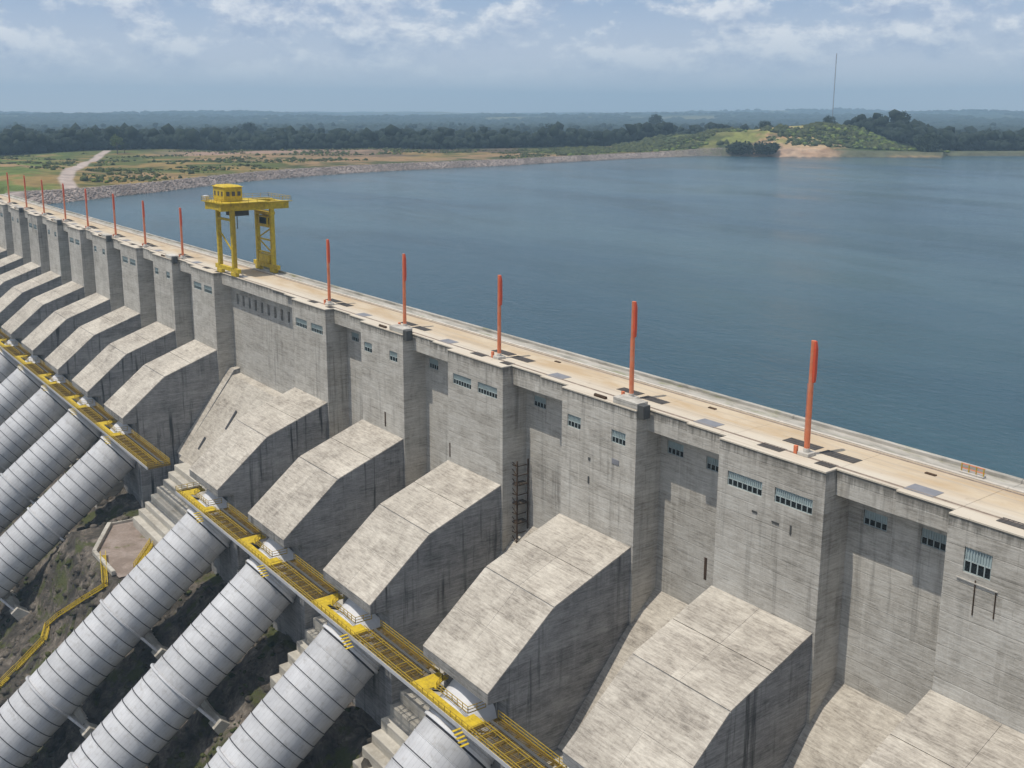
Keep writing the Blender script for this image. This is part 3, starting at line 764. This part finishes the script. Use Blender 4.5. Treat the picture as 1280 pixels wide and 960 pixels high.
for k, lab in ORD.items():
    s = s_of(k)+5.2 - (5.2 if k >= 7 else 1.2 if k == 4 else 0)
    if k % 2: mast(s-.6, 110.6, .22, lab, 15.6)
    else: mast(s, 110.4, .22, lab)

# things standing on or hanging from the crest
t = thing('road_barrier', 'small tan railed barrier standing by the kerb near the right end of the crest', 'barrier', P(62.8, 120.8, .15))
for i in range(4): q = MB(); q.bar((-1.4+i*.95, 0, 0), (-1.4+i*.95, 0, 1.25), .12); q.obj('post', 'yellow_rail', t)
q = MB(); q.bar((-1.5, 0, 1.2), (1.6, 0, 1.2), .1); q.bar((-1.5, 0, .65), (1.6, 0, .65), .1); q.obj('rail', 'orange', t); q = MB(); q.box(-1.6, 1.5, -.4, .4, 0, .25); q.obj('base', 'plinth', t)
t = thing('slot_scaffold', 'narrow dark slot in the wall corner behind the third chute, built as open scaffold', 'scaffold', P(142.2, 110.6, -36))  # a dark slot in the wall; the scaffold frame is added to fill it
q = MB()
for (x, y) in ((-1.6, -1.3), (1.0, -1.3), (1.0, 1.2), (-1.6, 1.2)): q.bar((-x, y, -2), (-x, y, 18.5), .22)
q.obj('uprights', 'rust', t); q = MB()
for i in range(11):
    z_ = i*1.85-1
    for (a, c) in (((1.6, -1.3), (-1., -1.3)), ((-1., -1.3), (-1., 1.2)), ((1.6, -1.3), (1.6, 1.2))): q.bar((*a, z_), (*c, z_), .14)
    q.bar((1.6, -1.3, z_), (-1., -1.3, min(z_+1.85, 18.4)), .1)
q.obj('braces', 'rust', t)
for i in range(5): q = MB(); q.box(-1.5, .9, -1.2, 1.1, i*3.7-.9, i*3.7-.8); q.obj('platform', 'bark', t)
t = thing('safety_net', 'dark green net hanging down a wall recess in the distant part of the dam', 'net', P(440, 110.4, -3.4))
q = MB(); n = 14
pts = [(x_, .35*math.sin(x_*1.3)) for x_ in np.linspace(-3.8, 3.8, n)]
for (x1, y1), (x2, y2) in zip(pts[:-1], pts[1:]): q.hexa([(x1, y1, -20), (x1, y1+.06, -20), (x2, y2+.06, -20), (x2, y2, -20), (x1, y1, 0), (x1, y1+.06, 0), (x2, y2+.06, 0), (x2, y2, 0)])
q.obj('net_cloth', 'net', t); q = MB(); q.bar((-4, .1, .05), (4, .1, .05), .15); q.obj('support_bar', 'dark_steel', t)

# ------------------------------------------------------------------ ground downstream
def vnoise(x, y, seed=0):
    """smooth value noise on arrays"""
    xi = np.floor(x).astype(np.int64); yi = np.floor(y).astype(np.int64); xf = x-xi; yf = y-yi
    def h(a, b):
        n = (a*374761393 + b*668265263 + seed*982451653) & 0xffffffff
        n = ((n ^ (n >> 13))*1274126177) & 0xffffffff
        return ((n ^ (n >> 16)) & 0xffff)/65535.
    u = xf*xf*(3-2*xf); w_ = yf*yf*(3-2*yf)
    return (h(xi, yi)*(1-u)+h(xi+1, yi)*u)*(1-w_) + (h(xi, yi+1)*(1-u)+h(xi+1, yi+1)*u)*w_
def fbm(x, y, sc, octv=4, seed=0, g=.5):
    r = 0; a = 1; t = 0
    for i in range(octv): r = r + a*vnoise(x/sc, y/sc, seed+i*17); t += a; a *= g; sc *= .5
    return r/t
def grid_mesh(name, X, Y, Z, mats, cols=None, smooth=True):
    ny, nx = X.shape
    v = np.stack([X, Y, Z], -1).reshape(-1, 3)
    i = np.arange(ny*nx).reshape(ny, nx)
    q = np.stack([i[:-1, :-1], i[:-1, 1:], i[1:, 1:], i[1:, :-1]], -1).reshape(-1, 4)
    me = bpy.data.meshes.new(name); me.vertices.add(len(v)); me.vertices.foreach_set('co', v.ravel())
    me.loops.add(q.size); me.loops.foreach_set('vertex_index', q.ravel())
    me.polygons.add(len(q)); me.polygons.foreach_set('loop_start', np.arange(0, q.size, 4)); me.polygons.foreach_set('loop_total', np.full(len(q), 4))
    if smooth: me.polygons.foreach_set('use_smooth', np.ones(len(q), bool))
    me.update(calc_edges=True); me.validate()
    for m_ in mats: me.materials.append(MATS[m_])
    if cols is not None:
        ca = me.color_attributes.new('col', 'FLOAT_COLOR', 'POINT')
        c = np.concatenate([cols.reshape(-1, 3), np.ones((len(v), 1))], 1); ca.data.foreach_set('color', c.ravel())
    return me
def ground_z(s, v):
    z = -66.0 + (v-75)*math.tan(BETA)
    z = np.where(v > 79, -62.8 + (v-79)*.15, z)
    r = np.abs(fbm(s, v, 9., 5, 3, .6)-.5)
    z = z - 1.2 + 5.0*(fbm(s, v, 13., 5, 1, .58)-.5) - 2.2*r + 1.3*(vnoise(s/2.2, v/2.2, 9)-.5)
    z = np.maximum(z, -112 + 1.5*fbm(s, v, 20, 3, 5))
    # level pad of the gravel yard
    d = np.maximum(np.maximum(237.5-s, s-274.5), np.maximum(63.5-v, v-90))
    t_ = np.where(d < 1, 1, np.clip(1-(d-1)/11.0, 0, 1)**1.4)
    return z*(1-t_) + (-65.6)*t_
ss_, vv_ = np.meshgrid(np.arange(20, 640, 1.15), np.arange(-30, 100, 1.15))
zz_ = ground_z(ss_, vv_)
jx = (rng.random(ss_.shape)-.5)*.7; jy = (rng.random(ss_.shape)-.5)*.7
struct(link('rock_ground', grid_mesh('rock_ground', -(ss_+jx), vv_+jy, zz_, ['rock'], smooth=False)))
q = MB(); xs = [(272, 85.5), (272.8, 72.4), (256.5, 63.9), (239, 64.4), (238, 85.5)]
q.poly([P(s, v, -65.28) for s, v in xs]); struct(q.obj('gravel_yard', 'gravel'))
kb = thing('yard_wall', 'low pale kerb wall round the corner of the gravel yard', 'wall', P(262, 68, -65.3))
for (a, c), h_, w_ in ((((272.9, 72.6), (272.1, 85.)), .7, .4), (((272.9, 72.2), (256.3, 63.5)), 1.1, 1.1), (((256.2, 63.5), (241.0, 63.8)), 1.1, 1.0)):
    n = 4
    A, B_ = P(*a, 0), P(*c, 0)
    for i in range(n):
        q = MB(); q.bar(A.lerp(B_, i/n+.004)+Vector((0, 0, -65.3+h_/2)), A.lerp(B_, (i+1)/n-.004)+Vector((0, 0, -65.3+h_/2)), w_, h_); q.obj('kerb_stone', 'concrete_step', kb, loc=-kb.location, bev=.06)
# boulders scattered on the slope: too many to count
q = MB()
ico = None
def ico_pts(sub=1):
    bm = bmesh.new(); bmesh.ops.create_icosphere(bm, subdivisions=sub, radius=1)
    v = np.array([x.co[:] for x in bm.verts]); f = np.array([[y.index for y in x.verts] for x in bm.faces]); bm.free(); return v, f
def scatter(name, m_, pts, scales, sub=1, rough=.35, squash=1., nvar=10, sd=1):
    V0, F0 = ico_pts(sub); rs = np.random.default_rng(sd)
    var = [V0*(1+(rs.random((len(V0), 1))-.5)*2*rough)*np.array([1, 1, squash]) for _ in range(nvar)]
    n = len(pts); vs = np.empty((n, len(V0), 3)); 
    for i in range(n):
        t_ = rs.random()*6.28; c, s = math.cos(t_), math.sin(t_); A = var[i % nvar]
        vs[i] = np.stack([A[:, 0]*c-A[:, 1]*s, A[:, 0]*s+A[:, 1]*c, A[:, 2]], 1)*scales[i] + pts[i]
    fs = (F0[None] + (np.arange(n)*len(V0))[:, None, None]).reshape(-1, 3)
    me = bpy.data.meshes.new(name); me.vertices.add(n*len(V0)); me.vertices.foreach_set('co', vs.ravel())
    me.loops.add(fs.size); me.loops.foreach_set('vertex_index', fs.ravel()); me.polygons.add(len(fs))
    me.polygons.foreach_set('loop_start', np.arange(0, fs.size, 3)); me.polygons.foreach_set('loop_total', np.full(len(fs), 3))
    me.update(calc_edges=True); me.materials.append(MATS[m_]); return link(name, me)
n = 2600
bs_ = rng.uniform(130, 330, n); bv_ = rng.uniform(20, 82, n)
ok = ~((bs_ > 236) & (bs_ < 275) & (bv_ > 62)); bs_, bv_ = bs_[ok], bv_[ok]
bz_ = ground_z(bs_, bv_); sc_ = .25+rng.random(len(bs_))**3*1.5
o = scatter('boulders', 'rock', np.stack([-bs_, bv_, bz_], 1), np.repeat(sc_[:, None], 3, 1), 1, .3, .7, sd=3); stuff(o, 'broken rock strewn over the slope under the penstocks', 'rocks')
n = 1500
bs_ = rng.uniform(130, 330, n); bv_ = rng.uniform(20, 84, n); kk = fbm(bs_, bv_, 16, 3, 21) > .54
ok = kk & ~((bs_ > 236) & (bs_ < 275) & (bv_ > 62)); bs_, bv_ = bs_[ok], bv_[ok]; bz_ = ground_z(bs_, bv_)
o = scatter('shrubs', 'leaf_mid', np.stack([-bs_, bv_, bz_+.2], 1), np.repeat((.2+rng.random(len(bs_))*.55)[:, None], 3, 1), 1, .5, .7, sd=4); stuff(o, 'low green and yellow weeds growing between the rocks', 'weeds')
# yellow stair running down the rock
yp = [(264, 83.5), (257, 79.3), (249.5, 74.5), (242, 69.5), None, (254, 65), (246.5, 63), (239.6, 61.2), (245.7, 58.5), (258.5, 54.4), (264.4, 52.6), (259.3, 50.3), (259.5, 43.2), (258, 39), (258.5, 28)]
ys_ = thing('yellow_stairs', 'long zigzag yellow handrailed stair descending the rock slope from the gravel yard', 'stairs', P(258, 58, -78))
path = [None if p_ is None else P(*p_, float(ground_z(np.array(p_[0]), np.array(p_[1])))+.5) for p_ in yp]
for i in range(len(path)-1):
    if path[i] is None or path[i+1] is None: continue
    a, c = path[i], path[i+1]; d = (c-a); dh = Vector((d.x, d.y, 0)); 
    sd_ = Vector((-dh.y, dh.x, 0)).normalized()*.62
    q = MB()
    n = max(2, int(d.length/.42))
    for j in range(n): x = a.lerp(c, (j+.5)/n); q.hexa([x-sd_-dh.normalized()*.15, x+sd_-dh.normalized()*.15, x+sd_+dh.normalized()*.15, x-sd_+dh.normalized()*.15] + [y+Vector((0, 0, .07)) for y in (x-sd_-dh.normalized()*.15, x+sd_-dh.normalized()*.15, x+sd_+dh.normalized()*.15, x-sd_+dh.normalized()*.15)])
    q.obj('treads', 'yellow', ys_, loc=-ys_.location)
    for sg in (-1, 1):
        q = MB(); A, B_ = a+sd_*sg, c+sd_*sg
        q.bar(A, B_, .1, .28)
        m_ = max(1, round(d.length/1.4))
        for j in range(m_+1): x = A.lerp(B_, j/m_); q.bar(x, x+Vector((0, 0, 1.15)), .11)
        for h_ in (.6, 1.12): q.bar(A+Vector((0, 0, h_)), B_+Vector((0, 0, h_)), .12)
        q.obj('handrail', 'yellow', ys_, loc=-ys_.location)

# ------------------------------------------------------------------ lake and land
ZW = -5.
SHX = [(60, 603, 141), (110, 617, 166), (200, 653, 220), (330, 724, 322), (450, 763, 425), (640, 781, 599), (760, 813, 751), (880, 822, 909), (1000, 730, 963), (1180, 635, 1092)]
sh_t = [math.atan2(v, s) for _, s, v in SHX]; sh_r = [math.hypot(s, v) for _, s, v in SHX]
tt = [R(-25), R(10.8)] + sh_t + [bearing(1183), bearing(1190), bearing(1290), bearing(1700)]
rr = [560, 614] + sh_r + [1285, 1300, 1352, 1500]
def shore_r(th): return np.interp(th, tt, rr)
BX = np.array([-900, 0, 320, 640, 900, 1000, 1280, 1800]); BT = np.array([bearing(x) for x in BX])
def px_of(th): return np.interp(th, BT, BX)
def smooth01(a, lo, hi): t = np.clip((a-lo)/(hi-lo), 0, 1); return t*t*(3-2*t)
def land(th, r):
    s = r*np.cos(th); v = r*np.sin(th); rs = shore_r(th); d = r-rs
    X = px_of(th)
    rise = np.clip(d/16, -1.5, 1)
    z = ZW + np.where(d < 0, rise*6, rise*5.2)
    und = (fbm(s, v, 170, 4, 2)-.5)*9 + (fbm(s, v, 40, 3, 8)-.5)*2.2
    z = z + np.clip((d-16)/60, 0, 1)*(und + 1.0)
    # right-hand headland: mounds of spoil
    def mound(xc, rc, wx, wr, h): return h*np.exp(-((X-xc)/wx)**2 - ((r-rc)/wr)**2)
    m_ = mound(960, 1330, 75, 130, 20) + mound(1045, 1370, 60, 130, 21) + mound(1120, 1420, 45, 110, 15) + mound(850, 1350, 65, 130, 13) + mound(905, 1290, 25, 80, 6)
    z = z + m_*np.clip((d-4)/70, 0, 1)*(1+.35*(fbm(s, v, 45, 4, 12)-.5))
    # left-hand rise beside the road
    z = z + mound(20, 760, 70, 110, 5)*np.clip(d/40, 0, 1)
    # distant hills
    far = np.clip((r-1700)/3500, 0, 1)
    ridge = fbm(s, v, 1500, 4, 31)
    r2 = 1-np.abs(fbm(s+900, v, 1100, 3, 37)-.5)*3.2
    far2 = smooth01(r, 3900, 6000); z = z - 9*np.clip((r-1450)/500, 0, 1); ridge2 = fbm(s+300, v-700, 800, 3, 39)
    z = z + far2*(-14+ridge*52+ridge2*36 + np.clip((X-500)/600, 0, 1)*7) + np.clip((r-6500)/3000, 0, 1)*(ridge-.3)*40 - r*r/1.27e7
    return s, v, z, d, X, m_
def land_cols(th, r):
    s, v, z, d, X, m_ = land(th, r)
    g1 = fbm(s, v, 60, 4, 40); g2 = fbm(s, v, 160, 3, 44); g3 = fbm(s, v, 18, 3, 48)
    c = np.empty(th.shape+(3,)); c[:] = (.235, .165, .065)
    def mix(mask, col):
        c[:] = c*(1-mask[..., None]) + np.array(col)*mask[..., None]
    mix(smooth01(g1, .48, .60)*.9, (.085, .105, .03)); mix(smooth01(g2, .48, .58)*.8, (.27, .175, .10)); mix(smooth01(g3, .55, .7)*.7, (.045, .07, .022))
    mix(smooth01(-d, -85, -60)*smooth01(X, 280, 360)*smooth01(-X, -720, -660)*smooth01(g3, .3, .5)*.8, (.05, .068, .025)); mix(smooth01(-X, -110, -20)*smooth01(g3, .4, .55)*.85, (.105, .15, .04))
    # reddish bare strip in front of the wood
    mix(smooth01(X, 150, 260)*smooth01(-X, -560, -380)*smooth01(r, 1090, 1150)*smooth01(-r, -1250, -1200), (.30, .20, .15))
    mix(smooth01(X, 330, 560)*smooth01(-X, -680, -640)*smooth01(d, 130, 200)*(g1 > .5)*.8, (.11, .075, .06))
    # headland
    mm = smooth01(X, 700, 790)
    mix(mm*smooth01(m_, 1.5, 6), (.15, .145, .05)); mix(mm*smooth01(g1+m_*.004, .40, .50)*.9, (.04, .06, .022))
    bare = smooth01(X, 925, 960)*smooth01(-X, -1090, -1020)*smooth01(-r, -1420, -1330)*smooth01(g3, .36, .5)
    g4 = fbm(s, v, 30, 5, 70); mix(bare*smooth01(m_, .3, 2.5)*smooth01(g4, .38, .5), (.42, .255, .14)); mix(bare*smooth01(g4, .56, .64)*.7, (.50, .36, .23)); mix(smooth01(X, 900, 960)*smooth01(-X, -1050, -960)*smooth01(-d, -60, -15)*.7, (.36, .24, .17))
    mix(smooth01(m_, 13, 17)*smooth01(g3, .48, .60)*mm*.8, (.20, .21, .06))
    mix(smooth01(X, 1050, 1075)*smooth01(d, 3, 8)*.85, (.05, .07, .025))
    # riprap belt
    rip = smooth01(-d, -25, -20)*np.interp(X, [820, 900], [1, .2])
    mix(rip, (.30, .25, .225)); mix(rip*smooth01(g3, .5, .65)*.7, (.13, .11, .10)); mix(smooth01(-d, -2.5, -1.)*.8, (.07, .065, .06))
    # wood floor / canopy
    rf = forest_r(th)
    mix(smooth01(r, rf-10, rf+30), (.020, .034, .016))
    clr = smooth01(fbm(s, v, 420, 3, 61), .62, .68)*smooth01(r, 1900, 2300)
    mix(clr*.8, (.16, .15, .07)); mix(smooth01(r, 3300, 3500)*smooth01(-r, -4700, -4500)*smooth01(X, 370, 400)*smooth01(-X, -620, -590)*smooth01(g2, .44, .52), (.42, .29, .20))
    # dirt road along the lake
    road = road_d(s, v)
    mix(smooth01(-road, -5.5, -3.2), (.40, .33, .29))
    return s, v, z, c
RD = [(612, 150), (628, 160), (680, 170), (760, 194), (860, 228), (950, 256), (1050, 292), (1180, 342)]
def road_d(s, v):
    best = np.full(np.shape(s), 1e9)
    for (a, b_), (c, d) in zip(RD[:-1], RD[1:]):
        dx, dy = c-a, d-b_; t = np.clip(((s-a)*dx+(v-b_)*dy)/(dx*dx+dy*dy), 0, 1); best = np.minimum(best, np.hypot(s-a-t*dx, v-b_-t*dy))
    return best
FT = [bearing(x) for x in (-900, 0, 150, 640, 760, 860, 930, 1050, 1085, 1120, 1180, 1200, 1300, 1800)]
FR = [1150, 1180, 1235, 1240, 1290, 1420, 1500, 1490, 1330, 1300, 1300, 1325, 1385, 1550]
def forest_r(th): return np.interp(th, FT, FR)
ths = np.concatenate([np.linspace(R(-22), R(9), 50, endpoint=False), np.linspace(R(9), R(66), 760), np.linspace(R(66.2), R(115), 80)])
rs_a = np.concatenate([np.geomspace(575, 1700, 330), np.geomspace(1710, 12200, 100)])
TH, RR_ = np.meshgrid(ths, rs_a)
# keep the land clear of the dam: start just outside it on the left
s, v, z, c = land_cols(TH, RR_)
hide = (s < 596) & (v < 124.5) 
z = np.where((v < 124.5) & (s < 640), np.minimum(z, -1.2), z)
struct(link('land', grid_mesh('land', -s, v, z, ['land'], c)))
# lake surface: from the dam's upstream face out past the shore
b0 = MB(); b0.poly([(-900, VT-.2, ZW), (900, VT-.2, ZW), (5000, VT-.2, ZW), (5000, 4200, ZW), (-1500, 4200, ZW), (-1500, VT-.2, ZW)][:6]); struct(b0.obj('lake_water', 'water'))
# deep ground sheet to the horizon, under everything else
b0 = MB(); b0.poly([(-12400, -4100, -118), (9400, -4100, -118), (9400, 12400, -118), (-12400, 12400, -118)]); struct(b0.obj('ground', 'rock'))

# riprap stones on the shore
n = 9000
tx = rng.uniform(20, 905, n); th_ = np.array([bearing(x) for x in tx]); dd = rng.uniform(-2, 21, n); r_ = shore_r(th_)+dd
s, v, z, *_ = land(th_, r_); o = scatter('shore_stones', 'riprap', np.stack([-s, v, z], 1), np.repeat((.3+rng.random(n)**2*.75)[:, None], 3, 1), 1, .3, .7, sd=8); stuff(o, 'rubble stones lining the lake shore', 'stones')
# scrub over the fields and the headland
n = 26000
tx = rng.uniform(-60, 1182, n); th_ = np.array([bearing(x) for x in tx]); u = rng.random(n); r0_ = shore_r(th_)+34; r1_ = forest_r(th_); r_ = r0_+(r1_-r0_)*u
s, v, z, d, X, m_ = land(th_, r_); keep = (fbm(s, v, 46, 4, 77, .6) > np.where(X > 880, .55, .575)) & (road_d(s, v) > 9) & ~((X > 930) & (X < 1060) & (r_ < 1350) & (rng.random(n) < .93))
keep &= rng.random(n) < np.where(X < 120, 1., np.where(X > 700, 1., .6))
sz = (.5+rng.random(n)**3*2.2)*np.where(X > 700, 1.25, .85)
hb = (X > 700) & (X < 1190) & (d > 5) & ((X < 925) | (X > 1050) | (m_ > 14)) & (fbm(s, v, 60, 3, 78) > .5) & (rng.random(n) < .8)
keep |= hb; sz = np.where(hb, 1.3+rng.random(n)**3*3.6, sz)
o = scatter('scrub', 'leaf_mid', np.stack([-s, v, z+.4], 1)[keep], np.repeat(sz[keep][:, None], 3, 1), 1, .4, .75, sd=9); stuff(o, 'green scrub dotted over the grassland behind the shore', 'scrub')
k2 = keep & (rng.random(n) < .35)
o = scatter('grass_tussocks', 'leaf_bright', np.stack([-s+6, v+4, z+.3], 1)[k2], np.repeat((sz*.8)[k2][:, None], 3, 1), 1, .4, .6, sd=10); stuff(o, 'yellow green grass tussocks on the fields', 'grass')
# the wood behind: one mass
n = 46000
tx = rng.uniform(-140, 1420, n); th_ = np.array([bearing(x) for x in tx]); rf = forest_r(th_)+rng.random(n)*0; r_ = rf + fbm(tx, tx*0, 60, 3, 51)*60 + (rng.random(n)**1.9)*2000
s, v, z, *_ = land(th_, r_); hgt = 1.5+fbm(s, v, 70, 4, 90, .6)*15+rng.random(n)*3+rng.random(n)**14*17
keep = (fbm(s, v, 260, 3, 95) < np.where(r_-rf > 250, .56, .8)) & (fbm(s, v, 45, 3, 96) < .7)
u2 = rng.random(n)
V_ = np.stack([-s, v, z+hgt*(.45+.3*u2)], 1)[keep]; cr_ = (2.4+hgt*.17)*(.8+.5*rng.random(n)); S_ = np.stack([cr_, cr_, cr_*.95], 1)[keep]
o = scatter('forest', 'forest', V_, S_, 1, .42, 1., 24, sd=11); stuff(o, 'dark wood of many crowns stretching along the far side of the lake', 'forest')
n = 14000
tx = rng.uniform(-140, 1420, n); th_ = np.array([bearing(x) for x in tx]); r_ = 2700+rng.random(n)**1.3*6500
s, v, z, *_ = land(th_, r_); hgt = 9+rng.random(n)*10; keep = fbm(s, v, 700, 3, 97) < .6
o = scatter('distant_forest', 'forest', np.stack([-s, v, z+hgt*.2], 1)[keep], np.stack([hgt*1.5, hgt*1.5, hgt*.7], 1)[keep], 1, .25, 1., 10, sd=12); stuff(o, 'faint wooded hills on the horizon', 'forest')

# single trees that stand out
def tree(name, label, x, r, h, crown, m_='leaf_dark', seed=1, base_h=.35, squash=.7, nclump=26):
    th_ = np.array(bearing(x)); r = max(r, float(shore_r(th_))+9); s, v, z, *_ = land(th_, np.array(float(r)))
    t = thing(name, label, 'tree', P(float(s), float(v), float(z)-.3), 'trees standing apart along the lake')
    rnd = random.Random(seed); q = MB()
    q.tube((0, 0, 0), (rnd.uniform(-.3, .3), 0, h*.6), h*.028, h*.016, 8)
    for i in range(5):
        a = rnd.uniform(0, 6.28); z0 = h*rnd.uniform(.3, .55); q.tube((0, 0, z0), (math.cos(a)*crown*.55, math.sin(a)*crown*.55, z0+h*.25), h*.012, h*.005, 6)
    q.obj('trunk', 'bark', t)
    lf = MB()
    for i in range(nclump):
        a = rnd.uniform(0, 6.28); rr2 = crown*math.sqrt(rnd.random())*.8; zc = h*base_h+(h*(1-base_h))*(.25+.7*rnd.random()*(1-(rr2/crown)**2*.5))
        cc = Vector((math.cos(a)*rr2, math.sin(a)*rr2, zc)); rad = crown*rnd.uniform(.2, .36)
        for j in range(34):
            dv = Vector((rnd.gauss(0, 1), rnd.gauss(0, 1), rnd.gauss(0, 1)*squash)).normalized()*rad*rnd.uniform(.6, 1.05)
            ce = cc+dv; sz_ = rnd.uniform(.22, .42)*rad
            u1 = Vector((rnd.gauss(0, 1), rnd.gauss(0, 1), rnd.gauss(0, .6))).normalized()*sz_; u2 = u1.orthogonal().normalized()*sz_*.8
            lf.poly([ce-u1, ce+u2*.7, ce+u1, ce-u2*.7])
    lf.obj('crown', m_, t, fix=False)
TREES = [('broadleaf_tree', 'round tree on two dark stems beside the top of the dirt road', 143, 1150, 20, 7.5, 'leaf_bright'),
    ('broadleaf_tree', 'small dark tree just right of the tree by the dirt road', 152, 1160, 12, 5, 'leaf_dark'),
    ('broadleaf_tree', 'large dark tree rising over the wood at left, left of the road tree', 112, 1290, 24, 11, 'leaf_dark'),
    ('broadleaf_tree', 'broad dark tree over the wood at left, right of the road tree', 168, 1300, 23, 10, 'leaf_dark'),
    ('broadleaf_tree', 'tall dark crown over the left wood above the crane', 312, 1650, 30, 14, 'leaf_dark'),
    ('broadleaf_tree', 'round dark tree standing above the wood left of the tallest tree', 690, 1480, 30, 12, 'leaf_dark'),
    ('emergent_tree', 'tallest tree, on a bare trunk, breaking the hill line right of centre', 820, 1900, 46, 13, 'leaf_dark'),
    ('broadleaf_tree', 'small dark tree on the wood edge between the two tall trees', 728, 1500, 20, 7, 'leaf_dark'),
    ('broadleaf_tree', 'small crown on the skyline of the headland, left part', 957, 1400, 15, 8, 'leaf_dark'),
    ('broadleaf_tree', 'dark tree behind the bare orange soil of the headland', 1038, 1430, 16, 9, 'leaf_dark'),
    ('broadleaf_tree', 'big dark tree at the right end of the headland', 1128, 1400, 27, 12, 'leaf_dark'),
    ('broadleaf_tree', 'slim dark tree between the big headland tree and the orange soil', 1103, 1420, 20, 6, 'leaf_dark'),
    ('shore_bush', 'dark dense bush at the water tip of the headland', 1163, 1290, 19, 15, 'leaf_dark'),
    ('shore_bush', 'dark low bush by the water in front of the orange soil, left part', 928, 1175, 11, 17, 'leaf_dark'),
    ('shore_bush', 'dark low bush by the water in front of the orange soil, right part', 960, 1190, 10.5, 16, 'leaf_dark')]
for i, (nm, lab, x, r, h, cw, mm_) in enumerate(TREES):
    bush = nm == 'shore_bush'
    tree(nm, lab, x, r, h, cw, mm_, seed=20+i, base_h=.02 if bush else (.55 if nm == 'emergent_tree' else .22), nclump=46 if bush or cw > 9 else 28)

# thin radio mast far away
th_ = bearing(1041); s, v, z, *_ = land(np.array(th_), np.array(2600.)); hm = 178-float(z)
t = thing('radio_mast', 'very tall thin lattice radio mast on the far shore at right', 'mast', P(float(s), float(v), float(z)))
q = MB(); cs = [(.9*math.cos(a), .9*math.sin(a)) for a in (0, 2.094, 4.189)]
for (x, y) in cs: q.bar((x, y, 0), (x, y, hm), .3)
q.obj('uprights', 'mast_grey', t); q = MB(); n = 60
for i in range(n):
    for j in range(3):
        a, c = cs[j], cs[(j+1) % 3]; q.bar((*a, hm*i/n), (*c, hm*(i+1)/n), .18)
q.obj('lattice', 'mast_grey', t)

# ------------------------------------------------------------------ air
q = MB(); q.hexa([(x_, y_, z_) for z_ in (-121, 330) for (x_, y_) in ((-12500, -4200), (9500, -4200), (9500, 12500), (-12500, 12500))])
me = bpy.data.meshes.new('haze'); me.from_pydata(q.v, [], q.f)
hm_ = bpy.data.materials.new('haze'); hm_.use_nodes = True; hn = hm_.node_tree; hn.nodes.clear()
pv = hn.nodes.new('ShaderNodeVolumePrincipled'); pv.inputs['Density'].default_value = 1.75e-4; pv.inputs['Color'].default_value = (.54, .79, 1., 1); pv.inputs['Anisotropy'].default_value = 0.
ho = hn.nodes.new('ShaderNodeOutputMaterial'); hn.links.new(pv.outputs[0], ho.inputs['Volume']); me.materials.append(hm_)
stuff(link('haze', me))
